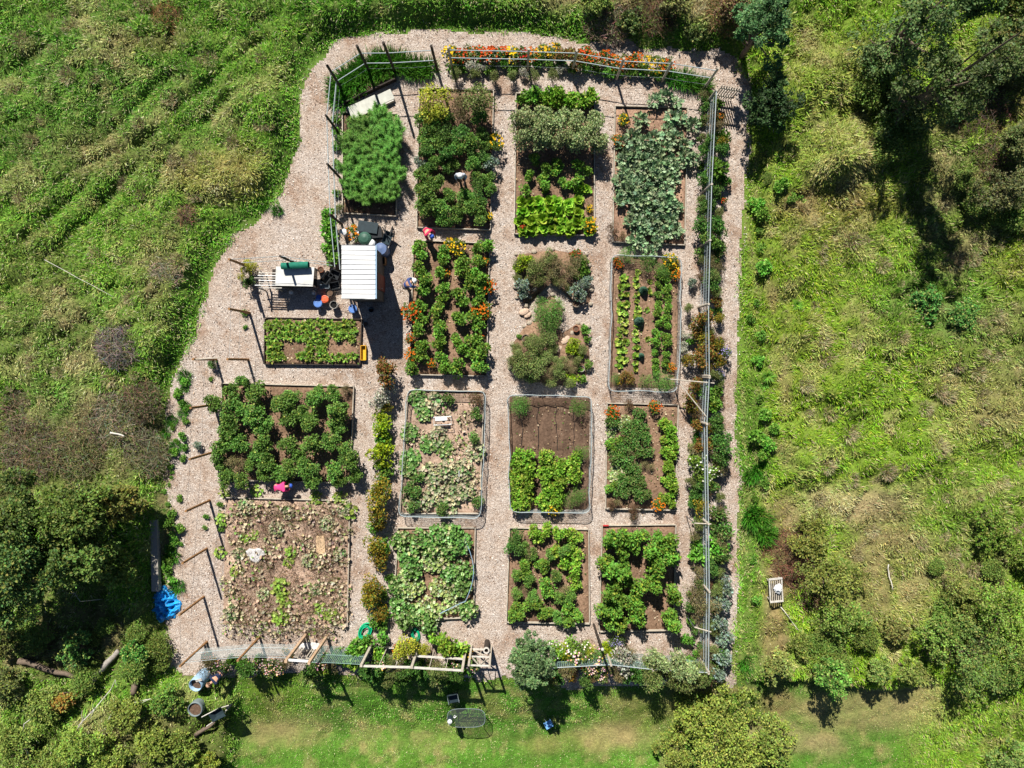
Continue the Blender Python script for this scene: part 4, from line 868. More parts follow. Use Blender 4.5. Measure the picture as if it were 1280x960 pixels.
for a, b, w, d, h, r, l in ((460, 284, .95, .5, .6, -.15, 'dark slate plastic bin with slanted lid below the asparagus bed'), (468, 291, .7, .5, .5, .1, 'black storage box between slate bin and green compost bin')):
    e = place('storage_bin', a, b, l, 'bin', h, r, .02)
    Geo().box((0, 0, h/2), (w, d, h)).build('body', M('slate'), e); Geo().box((0, 0, h+.025), (w+.06, d+.06, .05)).build('lid', M('slate' if r < 0 else 'dark_plastic'), e)
e = place('white_board', 448, 290, 'small white board lying between canister and green bin', 'board', .5, -.1, .02); Geo().box((0, 0, .48), (.34, .16, .03)).build('panel', M('white_paint'), e); Geo().box((0, 0, .24), (.05, .05, .46)).build('stake', M('pale_wood'), e)
rowput('marigold', [(441, 292, 1.)], 'orange and yellow flowering plant', 'the corner behind the shed', 'marigold', z=0)
tag(Geo().beam((*P(437, 306, .4), .4), (*P(446, 296, .5), .5), .14, .04).build('plank', M('pale_wood')), 'short pale plank leaning by the orange flowers behind the shed', 'plank')
def barrow(px, py, rz, label, s=1.):
    e = place('wheelbarrow', px, py, label, 'wheelbarrow', .5, rz, gz1(*P(px, py, .5)))
    prof = [(-.42, -.26), (.42, -.3), (.42, .3), (-.42, .26)]
    V = [(a*.62*s, b*.6*s, .32*s) for a, b in prof]+[(a*s, b*s, .6*s) for a, b in prof]+[(a*s*.95, b*s*.95, .6*s) for a, b in prof]+[(a*.58*s, b*.55*s, .335*s) for a, b in prof]
    F = [(3, 2, 1, 0)]+[(i, (i+1) % 4, 4+(i+1) % 4, 4+i) for i in range(4)]+[(4+i, 4+(i+1) % 4, 8+(i+1) % 4, 8+i) for i in range(4)]+[(8+i, 8+(i+1) % 4, 12+(i+1) % 4, 12+i) for i in range(4)]+[(12, 13, 14, 15)]
    Geo().add(V, F).build('tray', M('slate'), e)
    for q in (-1, 1):
        Geo().tube([(.62*s, q*.05, .2*s), (.1*s, q*.2*s, .3*s), (-.5*s, q*.28*s, .52*s), (-.85*s, q*.3*s, .58*s)], .022, 6).build('handle', M('bleached'), e)
        Geo().tube([(-.3*s, q*.22*s, .32*s), (-.35*s, q*.24*s, .0)], .018, 5).build('leg', M('dark_plastic'), e)
    th = np.linspace(0, 2*math.pi, 17)[:-1]; Geo().tube(np.stack([.62*s+.17*s*np.cos(th), 0*th, .2*s+.17*s*np.sin(th)], 1), .045*s, 6, closed=True).build('wheel', M('dark_plastic'), e)
    return e
barrow(279, 884, .5, 'dark wheelbarrow with pale handles beside the grey tub', .88)
barrow(484, 297, 1.2, 'grey blue wheelbarrow parked beside the blue barrel', .8)
for i, (a, b, c_, d) in enumerate(((478, 283, 484, 297), (481, 281, 482, 296), (491, 282, 486, 298))):
    tag(Geo().tube([(*P(a, b, .9), .95), (*P(c_, d, .2), .05)], .03, 6).build('wooden_stake', M('pale_wood')), f'pale wooden stake leaning on the grey wheelbarrow, {ORD[i]} from the bins', 'stake', 'stakes on the wheelbarrow')
# rain barrel and tub by the lawn
def tub(px, py, r, h, mat, label, lean=(0, 0), name='barrel'):
    z = gz1(*P(px, py, h)); e = place(name, px, py, label, 'barrel', h, 0, z); e.rotation_euler = (*lean, 0)
    Geo().lathe([(r*.95, -.05), (r*1.03, h*.3), (r*.98, h*.5), (r*1.03, h*.72), (r, h), (r*.92, h), (r*.9, h*.3)], 22, cap=False).build('shell', M(mat), e, smooth_=True)
    Geo().lathe([(r*.9, h*.8), (.01, h*.8)], 22, cap=False).build('contents', SOILD, e); return e
tub(246, 853, .34, .95, 'pale_blue', 'tall pale blue barrel standing at the lawn corner', (.18, -.1))
Geo().box((.22, .3, .93), (.34, .12, .04), .3).build('lid_flap', M('bleached'), [o for o in col.objects if o.name.startswith('barrel')][-1])
tub(250, 880, .36, .5, 'grey_metal' if M('grey_metal', (120, 132, 134), var=.15) else '', 'round grey tub below the pale blue barrel', (0, 0), 'tub')

# ------------------------------------------------------------------ shed
def shed():
    h = 2.95; a, b, c_ = P(427, 306, h), P(468.5, 306, h), P(468, 373, h)
    w, d = b[0]-a[0], a[1]-c_[1]; cx, cy = (a[0]+b[0])/2, (a[1]+c_[1])/2
    e = empty('shed', (cx, cy, 0), label='small garden shed under a ribbed white metal roof', cat='shed')
    M('shed_wall', (104, 96, 88), scale=3); M('roof_metal', (232, 232, 230), var=.07, scale=1.6, rough=.5, bump=.05)
    for n_, s_, q in (('wall', (0, d/2-.1, 1.4), (w-.16, .05, 2.78)), ('wall', (0, -d/2+.1, 1.4), (w-.16, .05, 2.78)), ('wall', (-w/2+.1, 0, 1.4), (.05, d-.26, 2.78)), ('wall', (w/2-.12, 0, 1.36), (.05, d-.26, 2.7))):
        g = Geo().box(s_, q)
        for k in range(9): g.box((s_[0], s_[1], .2+.28*k), (q[0]+.015, q[1]+.015, .02))
        g.build(n_, M('shed_wall'), e)
    dr = Geo().box((w/2-.07, -.3, 1.0), (.04, .8, 1.95)).build('door', M('rust_wood'), e); Geo().box((w/2-.04, -.6, 1.), (.03, .04, .12)).build('handle', M('galv_wire'), dr)
    # sheet with standing ribs across; slopes a little towards the door side
    n = 11; g = Geo(); sl = .1
    ys = [-d/2]; prof = []
    for k in range(n):
        y0, y1 = -d/2+d*k/n, -d/2+d*(k+1)/n
        prof += [(y0, .03), (y0+.022, .03), (y0+.034, 0), (y1-.012, 0)]
    prof.append((d/2, .03)); prof = A(prof); m = len(prof)
    V = np.concatenate([np.stack([np.full(m, x), prof[:, 0], prof[:, 1]+h-z-o_], 1) for x, z in ((-w/2, 0), (w/2, sl)) for o_ in (0, .02)])
    F = [(i, i+m*2, i+1+m*2, i+1) for i in range(m-1)]+[(m+i, m+i+1, 3*m+i+1, 3*m+i) for i in range(m-1)]+[(i, i+1, m+i+1, m+i) for i in range(m-1)]+[(2*m+i, 3*m+i, 3*m+i+1, 2*m+i+1) for i in range(m-1)]+[(0, m, 3*m, 2*m), (m-1, 3*m-1, 4*m-1, 2*m-1)]
    rf = g.add(V, F).build('roof', M('roof_metal'), e)
    Geo().box((w/2+.035, 0, h-sl-.05), (.06, d, .07)).build('gutter', M('pale_blue'), rf)
    Geo().box((0, -d/2-.012, h-sl*.5-.05), (w, .022, .09)).build('trim', M('white_paint'), rf)
shed()

# work table with panel, roll and pipes
def table():
    h = 1.15; c_ = [P(345, 333, h), P(393, 334, h), P(391, 358, h), (P(344, 357, h))]
    cx, cy = sum(p[0] for p in c_)/4, sum(p[1] for p in c_)/4; q = [(x-cx, y-cy) for x, y in c_]
    e = empty('potting_table', (cx, cy, 0), label='white topped potting table with a green roll on it', cat='table')
    Geo().add([(x, y, z) for z in (h-.03, h) for x, y in q[::-1]], [(3, 2, 1, 0), (4, 5, 6, 7)]+[(i, (i+1) % 4, 4+(i+1) % 4, 4+i) for i in range(4)]).build('table_top', M('table_top', (214, 214, 210), var=.16, scale=2.5), e)
    for x, y in q: Geo().beam((x*.94, y*.9, 0), (x*.94, y*.9, h-.035), .07, .07).build('leg', M('pale_wood'), e)
    Geo().box((-.2, -.02, .5), (2.3, .95, .04)).build('shelf', M('dark_wood'), e)
    Geo().beam((q[3][0], q[3][1]-.03, h-.12), (q[2][0], q[2][1]-.03, h-.12), .04, .1).build('apron', M('dark_wood'), e)
    return e
table()
r_ = .19; x, y = P(369, 332, 1.35); g = Geo(); th = np.linspace(0, 2*math.pi*3.4, 60); rr = .06+.13*th/th[-1]
for sgn in (1,):
    V = np.stack([np.stack([np.full(60, sx), rr*np.cos(th), rr*np.sin(th)], 1) for sx in (-.68, .68)]).reshape(-1, 3); g.add(V, np.array([(i, i+1, 61+i, 60+i) for i in range(59)]))
o = g.build('netting_roll', M('teal_roll', (28, 112, 92), var=.15), None, (x, y, 1.15+.195), smooth_=True); o.rotation_euler = (0, 0, .05)
tag(o, 'dark green roll of netting lying on the white table', 'roll of netting')
for i in range(7):
    a, b = P(319+rng.uniform(-2, 5), 341+i*3.1, 1.1), P(352, 342+i*3.0+rng.uniform(-1, 1), 1.1)
    tag(Geo().tube([(*a, 1.02+.03*(i % 2)), (*b, 1.06)], .024, 8).build('white_pipe', M('white_paint' if i % 2 else 'bleached')), f'{ORD[i]} of seven pale pipes poking out left of the white table, from above', 'pipe', 'pale pipes by the white table')
e = empty('pipe_rack', (*P(334, 352, .9), 0), label='low wooden trestle under the pale pipes', cat='trestle')
for sx in (-.35, .5):
    for sy in (-.4, .4): Geo().beam((sx, sy, 0), (sx, sy*.85, .92), .06, .06).build('leg', M('grey_wood'), e)
    Geo().beam((sx, -.5, .96), (sx, .5, .96), .08, .06).build('top_rail', M('grey_wood'), e)
for a, b, l in ((392, 366, 'white plastic jug hanging at the lower table corner'), (363, 365, 'white plastic jug below the table edge')):
    e = place('plastic_jug', a, b, l, 'jug', .25, z=.02); Geo().lathe([(.1, 0), (.11, .18), (.05, .26), (.035, .3)], 10).build('body', M('white_paint'), e); Geo().tube([(.1, 0, .08), (.15, 0, .13), (.12, 0, .22), (.06, 0, .24)], .012, 5).build('handle', M('white_paint'), e)

# cold frame by the top left fence
def coldframe():
    pl = [P(*p) for p in ((431, 133), (494, 102), (500, 112), (492, 128), (438, 152))]
    e = empty('cold_frame', (*P(462, 130), 0), label='tilted timber cold frame with weathered white boards below the curved fence', cat='cold frame'); ox, oy = P(462, 130)
    q = lambda a, b: (P(a, b)[0]-ox, P(a, b)[1]-oy)
    Geo().beam((*q(432, 131), .2), (*q(496, 101), .2), .07, .34).build('board', M('dark_wood'), e)
    Geo().beam((*q(440, 152), .12), (*q(493, 127), .12), .06, .22).build('board', M('bleached'), e)
    for i, (a, b, c_, d) in enumerate(((435, 137, 470, 121), (472, 122, 489, 114))):
        p1, p2 = q(a, b), q(c_, d); v = A(p2)-A(p1); v = v/np.linalg.norm(v); n_ = A([v[1], -v[0]])*(.62 if i == 0 else .5)
        V = [(*p1, .3), (*p2, .3), (p2[0]+n_[0], p2[1]+n_[1], .22), (p1[0]+n_[0], p1[1]+n_[1], .22)]; V += [(x, y, z-.03) for x, y, z in V]
        Geo().add(V, [(3, 2, 1, 0), (4, 5, 6, 7), (0, 1, 5, 4), (1, 2, 6, 5), (2, 3, 7, 6), (3, 0, 4, 7)]).build('panel', M('panel_white', (212, 212, 200), scale=4, var=.15), e)
    Geo().beam((*q(433, 132), .15), (*q(441, 152), .15), .05, .25).build('board', M('dark_wood'), e)
coldframe()
tag(bed([(428, 118), (490, 82), (494, 100), (432, 128)], 'narrow slanted bed above the cold frame', soil=SOILD, sides='b', plank='dark_wood'), )
rowput('weed', [(440, 122, .7), (455, 116, .7), (470, 106, .6), (482, 98, .6), (448, 106, .6)], 'small sprouting plant', 'the slanted bed above the cold frame', 'plant')

# ------------------------------------------------------------------ fences
def post(e, x, y, h, r, mat, z0=0., rel=(0, 0), sq=False, lean=(0, 0)):
    a, b = (x-rel[0], y-rel[1], z0-.1), (x-rel[0]+lean[0], y-rel[1]+lean[1], z0+h)
    (Geo().beam(a, b, r*1.8, r*1.8) if sq else Geo().tube([a, tuple((A(a)+A(b))/2), b], [r, r*.95, r*.9], 7)).build('post', M(mat), e)
def fence(pts, label, h=2.65, pr=.068, pm_='brown_wood', wires=(.5, 1.2, 1.9, 2.45), wr=.008, mesh=0, rails=(), rmat='galv_wire', hs=None, sq=False, name='wire_fence', wmat='galv_wire', mh=(0, 1.)):
    W = [P(*p, (hs[i] if hs else h)) for i, p in enumerate(pts)]; o = W[0]; e = empty(name, (*o, 0), label=label, cat='fence')
    Zs = [gz1(*w) if gz1(*w) < -.02 else 0. for w in W]
    for i, w in enumerate(W):
        if pr: post(e, *w, (hs[i] if hs else h), pr, pm_, Zs[i], o, sq)
    def runline(z, r, k=5):
        P3 = []
        for i in range(len(W)-1):
            for t in np.linspace(0, 1, 7)[:(7 if i == len(W)-2 else 6)]:
                P3.append((W[i][0]*(1-t)+W[i+1][0]*t-o[0], W[i][1]*(1-t)+W[i+1][1]*t-o[1], z+Zs[i]*(1-t)+Zs[i+1]*t-.05*math.sin(t*math.pi)*(r < .02)))
        return Geo().tube(P3, r, k)
    g = Geo()
    for z in wires: q = runline(z, wr, 4); g.add(np.concatenate(q.V), {k: np.concatenate(f) for k, f in q.F.items()})
    if g.n: g.build('wire', M(wmat), e)
    for z in rails: runline(z, .022, 7).build('rail', M(rmat), e)
    if mesh:
        g = Geo(); lo, hi = mh[0], mh[1]; cell, th_ = mesh
        for i in range(len(W)-1):
            a, b = A(W[i])-A(o), A(W[i+1])-A(o); L_ = np.linalg.norm(b-a); n = max(int(L_/cell), 1)
            t = np.arange(n)/n; x0 = a+(b-a)*t[:, None]; ww = (b-a)/L_*th_
            V = np.stack([np.c_[x0, np.full(n, lo)], np.c_[x0+ww, np.full(n, lo)], np.c_[x0+ww, np.full(n, hi)], np.c_[x0, np.full(n, hi)]], 1).reshape(-1, 3); g.add(V, np.arange(4*n).reshape(-1, 4))
            for z in np.arange(lo, hi+.001, cell): g.add([(*a, z), (*b, z), (*b, z+th_), (*a, z+th_)], np.array([[0, 1, 2, 3]]))
        g.build('netting', M(wmat), e)
    return e
fence([(241, 449), (238, 510), (237, 574), (232, 639), (228, 704), (224, 769), (225, 833)], 'wire fence with leaning brown posts along the left chip path', wires=(1.4, 2.6), wr=.006, wmat='dark_wire' if M('dark_wire', (90, 92, 96)) else '')
tag(Geo().beam((*P(240, 449, 2.5), 2.45), (*P(275, 447, 2.5), 2.45), .06, .06).build('gate_beam', M('pale_wood')), 'pale horizontal beam over the side gap in the left fence', 'beam')
fence([(284, 449), (286, 386), (286, 324)], 'wire fence of dark posts between the pale chips and the strawberry bed', wires=(1.3, 2.45), wr=.006)
fence([(286, 324), (350, 320), (412, 328)], 'wire fence behind the white table', h=2.4, pm_='dark_wood', wires=(1.2, 2.35), wr=.014)
fence([(418, 335), (412, 268), (409, 205), (407, 144), (409, 82)], 'ivy hung wire fence left of the asparagus bed', pm_='dark_wood', wires=(.6, 1.2), wr=.005, rails=(1.3, 2.3), hs=[2.4, 2.4, 2.5, 2.5, 3.0])
fence([(409, 82), (446, 57), (479, 53), (539, 57)], 'curved wire fence with tall dark posts at the top corner', pm_='dark_wood', wires=(.6,), wr=.005, rails=(1.2, 2.3), hs=[3.0, 3.1, 3.4, 2.8], pr=.075)
fence([(560, 59), (661, 61), (721, 63), (780, 73), (841, 76), (898, 85)], 'long double railed fence behind the orange flower row', pm_='grey_wood', wires=(.5,), wr=.006, rails=(1.3, 2.15), h=2.45)
fence([(896, 112), (890, 230), (888, 300), (886, 380), (887, 470)], 'upper part of the netted fence beside the right hand chip path', h=1.9, pm_='grey_wood', wires=(.5, 1.0, 1.4), wr=.01, rails=(1.85,), mesh=(.14, .012), mh=(.05, 1.7))
fence([(887, 472), (884, 530), (886, 655), (887, 740), (886, 840)], 'lower part of the netted fence beside the right hand chip path', h=1.9, pm_='grey_wood', wires=(.5, 1.0, 1.4), wr=.012, rails=(1.4, 1.85), mesh=(.1, .014), mh=(.05, 1.8))
fence([(886, 842), (816, 838), (764, 832), (690, 836)], 'brushy netted fence along the lawn near the corner', h=1.9, pm_='grey_wood', wires=(.6, 1.2), wr=.012, rails=(1.8,), mesh=(.1, .016), mh=(.05, 1.75), wmat='green_wire')
fence([(225, 833), (297, 826), (357, 827)], 'net fence with slanting brown posts along the lower left edge', h=2.9, wires=(1.4, 2.5), wr=.012, mesh=(.085, .018), mh=(.9, 2.3), wmat='galv_wire')
fence([(386, 829), (452, 832)], 'short net fence between the gate and the pergola', h=2.2, wires=(1.2, 2.1), wr=.012, mesh=(.09, .015), mh=(.1, 2.0), wmat='green_wire')
# low wire nets round three beds
def netring(c_, label, h=.75, rad=9, seed=0, rgb='galv_wire'):
    pts = A(c_, float); out = []
    for i in range(4):
        p, a, b = pts[i], pts[i-1], pts[(i+1) % 4]; u, v = (a-p)/np.linalg.norm(a-p), (b-p)/np.linalg.norm(b-p)
        for t in np.linspace(0, 1, 5): out.append(p+u*rad*(1-t)**2+v*rad*t**2)
    W = A([P(*q, h) for q in out]); W = np.concatenate([W, W[:1]]); cc = W[:-1].mean(0); W = W-cc
    seg = np.r_[0, np.cumsum(np.hypot(*np.diff(W, axis=0).T))]; t = np.arange(0, seg[-1], .055)
    X, Y = np.interp(t, seg, W[:, 0]), np.interp(t, seg, W[:, 1]); wob = .1*(fbm(t, t*0, 1.1, seed)-.5)*2; X, Y = X+wob, Y+wob*.6
    n = len(t); e = empty('wire_netting', (*cc, 0), label=label, cat='net fence', group='low wire nets round beds'); hh = h+.14*(fbm(t, t*0, .8, seed+2)-.5)
    g = Geo(); th_ = .014; dx = np.roll(X, -1)-X; dy = np.roll(Y, -1)-Y; l = np.maximum(np.hypot(dx, dy), 1e-6); dx, dy = dx/l*th_, dy/l*th_
    V = np.stack([np.c_[X, Y, 0*X], np.c_[X+dx, Y+dy, 0*X], np.c_[X+dx, Y+dy, hh], np.c_[X, Y, hh]], 1).reshape(-1, 3); g.add(V, np.arange(4*n).reshape(-1, 4))
    for k in range(9):
        z = hh*k/8; z2 = z+th_; V = np.concatenate([np.c_[X, Y, z], np.c_[X, Y, z2]]); j = np.arange(n); g.add(V, np.stack([j, (j+1) % n, n+(j+1) % n, n+j], 1))
    g.build('netting', M(rgb), e)
    Geo().tube(np.c_[X, Y, hh][::3], .02, 5, closed=True).build('top_wire', M(rgb), e)
    for j in range(0, n, max(n//10, 1)): Geo().tube([(X[j], Y[j], -.05), (X[j], Y[j], h+.06)], .014, 5).build('stake', M('dark_wire'), e)
netring([(509, 487), (607, 489), (601, 648), (499, 646)], 'sagging grey wire net around the pale dying squash', seed=1)
netring([(635, 493), (740, 496), (737, 642), (637, 640)], 'grey wire net around the half bare bed', seed=2)
netring([(765, 318), (853, 322), (847, 490), (761, 488)], 'grey wire net around the cabbages and furrows', seed=3)
# curved netting inside the big squash bed
W = [P(580+12*math.sin(t*3), 672+t*80, .6) for t in np.linspace(0, 1, 10)]+[P(580-t*30, 752+t*15, .6) for t in np.linspace(.1, 1, 6)]
e = empty('wire_netting', (*W[0], 0), label='loose curved wire net inside the big leaved squash bed', cat='net fence', group='low wire nets round beds')
Q = [(a-W[0][0], b-W[0][1]) for a, b in W]; Geo().tube([(*q, .6) for q in Q], .016, 5).build('top_wire', M('pale_blue'), e)
g = Geo()
for k in range(len(Q)-1):
    for t in np.linspace(0, 1, 6): a = A(Q[k])*(1-t)+A(Q[k+1])*t; g.beam((*a, 0), (*a, .6), .008, .008)
g.build('netting', M('galv_wire'), e)

# little slatted gates
def picket(p0, p1, h, n, label, mat='grey_wood', w=.055, rails=(.3, 1.15)):
    a, b = A(P(*p0)), A(P(*p1)); e = empty('picket_gate', (*a, 0), label=label, cat='gate'); v = b-a
    for i in range(n):
        q = v*(i+.5)/n; Geo().beam((*q, .06), (*q, h), w, .025).build('picket', M(mat), e)
    d = A([v[1], -v[0]])/np.linalg.norm(v)*.035
    for z in rails: Geo().beam((*d, z), (*(v+d), z), .04, .09).build('rail', M(mat), e)
    return e
picket((890, 122), (914, 126), 1.6, 8, 'open slatted gate casting striped shadows on the corner path', rails=(.45, 1.35))
picket((376, 808), (406, 812), 1.05, 9, 'low slatted gate under the timber arch beside the lawn')
# gate arch
def arch():
    a, b = A(P(357, 827, 3.3)), A(P(386, 829, 3.3)); e = empty('garden_arch', (*a, 0), label='tall timber gate arch with two posts and a white crossbar', cat='arch'); v = b-a
    dv = A([.12, .62])
    for q in (A([0, 0]), v): Geo().beam((*q, -.3), (*q, 3.3), .13, .13).build('post', M('arch_wood', (190, 160, 130)), e)
    Geo().beam((*(v*.06), 3.1), (*(v*.94), 3.1), .08, .1).build('crossbar', M('white_paint'), e)
arch()
x, y = P(386, 812, .4); tag(Geo().lathe([(.5, 0), (.52, .04), (.45, .06), (.02, .05)], 18, sx=1.25, sy=.45).build('stepping_slab', M('pale_stone'), None, (x, y, .02)), 'pale worn stone slab in the gate opening under the arch', 'stone slab')
# trellis along the lawn
def trellis():
    h = 2.6; T = lambda px, py: A(P(px, py, h)); o = T(452, 832)
    e = empty('timber_trellis', (*o, 0), label='long weathered timber trellis frame over the shrubs beside the lawn', cat='trellis')
    tp = [(452, 831), (515, 833), (578, 837)]; W = [T(*p)-o for p in tp]
    for w in W: Geo().beam((*w, -.6), (*w, h+.12), .12, .12).build('post', M('grey_wood'), e)
    n_ = A([.0, .075])
    for a, b, z in ((0, 1, h-.05), (1, 2, h-.05), (0, 1, .35), (1, 2, 1.25)):
        Geo().beam((*(W[a]-n_), z), (*(W[b]-n_), z-.02), .045, .16).build('rail', M('bleached'), e)
    for k, c_ in ((0, 1), (1, 2)):
        for t in (.33, .66): q = W[k]*(1-t)+W[c_]*t-n_*1.6; Geo().beam((*q, .05), (*q, h-.2), .03, .05).build('batten', M('pale_wood'), e)
trellis()
def gate():
    h = 2.3; T = lambda px, py: A(P(px, py, h)); o = T(586, 831); v = T(612, 832)-o
    e = empty('lattice_gate', (*o, 0), label='square lattice gate frame at the end of the central path beside the lawn', cat='gate')
    for q in (A([0, 0]), v): Geo().beam((*q, -.6), (*q, h+.05), .1, .1).build('post', M('grey_wood'), e)
    fr = Geo(); d_ = A([0, -.06])
    for z in (h-.1, 1.2, .3): fr.beam((*(v*.05+d_), z), (*(v*.95+d_), z), .04, .11)
    fr.build('rail', M('bleached'), e)
    for a, za, b, zb in ((.1, 1.25, .5, h-.15), (.9, 1.25, .5, h-.15), (.5, .35, .5, h-.15), (.1, .35, .9, 1.15)): Geo().beam((*(v*a+d_*1.6), za), (*(v*b+d_*1.6), zb), .03, .07).build('brace', M('pale_wood'), e)
gate()
x, y = P(608, 813, 1.1); e = empty('bollard', (x, y, 0), label='round wooden bollard with a pale rim at the central path end', cat='bollard'); Geo().lathe([(.14, -.1), (.13, 1.1), (.09, 1.1), (.09, .9), (.01, .9)], 14, cap=False).build('shaft', M('dark_wood'), e); Geo().lathe([(.16, 1.06), (.16, 1.13), (.1, 1.13), (.1, 1.06)], 14, cap=False).build('rim', M('bleached'), e)
# leaning poles over the right flower border
for a, b, z1, z2, l in (((838, 474), (893, 479), 1.5, 1.6, 'long pale horizontal pole reaching from the cabbage net to the right fence'), ((850, 480), (883, 521), 1.5, 1.5, 'pale diagonal pole bracing the right fence'), ((868, 654), (889, 655), 1.6, 1.7, 'short grey pole crossing the right fence beside the dense corner bed'), ((868, 784), (889, 790), 1.6, 1.7, 'short weathered pole on the right fence near the lawn')):
    g = Geo().tube([(*P(*a, z1), z1), (*P(*b, z2), z2)], .03, 7); e = g.build('pole', M('pale_wood')); tag(e, l, 'pole')
    Geo().tube([(*P(*a, z1), -.05), (*P(*a, z1), z1)], .022, 6).build('support', M('dark_wire'), e)

# hoses, tarp, net, log
def coil(px, py, r, n, mat, label, sx=1., sy=1., rz=0.):
    th = np.linspace(0, 2*math.pi*n, 26*n); rr = r*(.55+.45*rand(1)[0]*0+.45*(.5+.5*np.sin(th*.37))); x, y = P(px, py)
    X, Y = rr*np.cos(th)*sx, rr*np.sin(th)*sy; o = Geo().tube(np.stack([X*math.cos(rz)-Y*math.sin(rz), X*math.sin(rz)+Y*math.cos(rz), .05+.018*(th/6.28)], 1), .022, 6).build('garden_hose', M(mat), None, (x, y, .02), True); tag(o, label, 'hose')
coil(457, 788, .42, 8, 'hose_green' if M('hose_green', (20, 176, 124), var=.1, rough=.4) else '', 'bright green hose coiled on chips left of the pergola', .75, 1.15, -.5)
coil(520, 792, .3, 5, 'hose_green', 'green hose coil tucked under the big squash leaves', .7, 1.2, .3)
def cloth(px, py, w, d, h, mat, label, name, cat, seed=0, rz=0., round_=True):
    n = 34; u, v = np.meshgrid(np.linspace(-1, 1, n), np.linspace(-1, 1, n)); x, y = P(px, py)
    a = np.arctan2(v, u); m = np.maximum(abs(u), abs(v)); R_ = m*(1+.09*np.sin(a*3+seed)+.06*np.sin(a*7+seed)+.05*np.sin(a*13)) if round_ else m
    X = (np.cos(a)*R_ if round_ else u)*w/2; Y = (np.sin(a)*R_ if round_ else v)*d/2
    fold = 1-abs(fbm(X+seed*3, Y, .3, 100+seed, 3)-.5)*4
    Zz = .03+h*(1-m**2)*(.35+1.1*fold)+.05*fold; i = np.arange(n-1)[:, None]; j = np.arange(n-1)[None]
    g = Geo().add(np.dstack([X, Y, Zz]).reshape(-1, 3), np.stack([i*n+j, i*n+j+1, (i+1)*n+j+1, (i+1)*n+j], -1).reshape(-1, 4))
    o = g.build(name, M(mat), None, (x, y, gz1(x, y)), False); o.rotation_euler = (0, 0, rz); return tag(o, label, cat)
cloth(207, 755, 1.5, 1.8, .3, 'tarp' if M('tarp', (40, 160, 245), var=.25, rough=.35, scale=3, spec=.5) else '', 'crumpled bright blue tarpaulin at the foot of the grey beam', 'tarpaulin', 'tarp', 2)
x0, y0 = P(197.5, 648), P(199, 735)
tag(Geo().beam((*P(197, 648), .28), (*P(199, 736), .26), .36, .3).build('timber_beam', M('old_timber', (166, 160, 150), scale=10, stretch=(6, 1, 1), var=.3)), 'long grey weathered timber beam beside the left path', 'timber beam')
def log(a, b, r, label, mat='grey_bark', z=.2):
    p, q = P(*a), P(*b); n = 7; t = np.linspace(0, 1, n); pts = np.stack([p[0]+(q[0]-p[0])*t, p[1]+(q[1]-p[1])*t, 0*t], 1); pts[:, :2] += rng.normal(size=(n, 2))*r*.15
    pts[:, 2] = [max(gz1(*w[:2]), 0)+z for w in pts]; tag(Geo().tube(pts, r*(1-.35*t), 8).build('fallen_log', M(mat), smooth_=True), label, 'log')
log((122, 846), (158, 806), .2, 'pale fallen log in the tree shade left of the tarp'); log((40, 815), (110, 835), .16, 'dark fallen log lying in deep shade below the trees', 'bark')
log((176, 830), (182, 858), .22, 'short stump like log beside the deep shade', 'bark'); log((250, 912), (276, 894), .11, 'knotty brown log under the wheelbarrow', 'bark', .1); log((246, 918), (262, 902), .09, 'crooked root below the knotty log', 'bark', .08)

# wooden lounger on the brown patch
def lounger():
    x, y = P(960, 729); e = empty('garden_chair', (x, y, gz1(x, y)), .1, label='weathered slatted wooden garden chair lying on brown ground, cloth on it', cat='chair')
    w, l = .62, 1.2
    for s_ in (-1, 1): Geo().beam((s_*w/2, -l/2, .34), (s_*w/2, l/2, .5), .06, .07).build('side_rail', M('bleached'), e)
    for k in range(5): Geo().beam((-.2+k*.1, -l/2+.05, .36), (-.2+k*.1, l/2-.05, .5), .045, .03).build('slat', M('pale_wood'), e)
    for yy, z in ((-l/2, .37), (l/2, .53)): Geo().beam((-w/2-.03, yy, z), (w/2+.03, yy, z), .09, .05).build('crosspiece', M('bleached'), e)
    for sx in (-1, 1):
        for sy in (-1, 1): Geo().beam((sx*w/2, sy*l*.42, -.08), (sx*w/2, sy*l*.42, .36), .06, .06).build('leg', M('grey_wood'), e)
    return x, y
lx, ly = lounger()
o = cloth(962, 727, .42, .5, .12, 'white_paint', 'crumpled white cloth lying on the wooden garden chair', 'cloth', 'cloth', 5); o.location.z = gz1(lx, ly)+.45
log((969, 752), (992, 782), .025, 'thin pale stick lying below the wooden garden chair', 'bleached', .1)

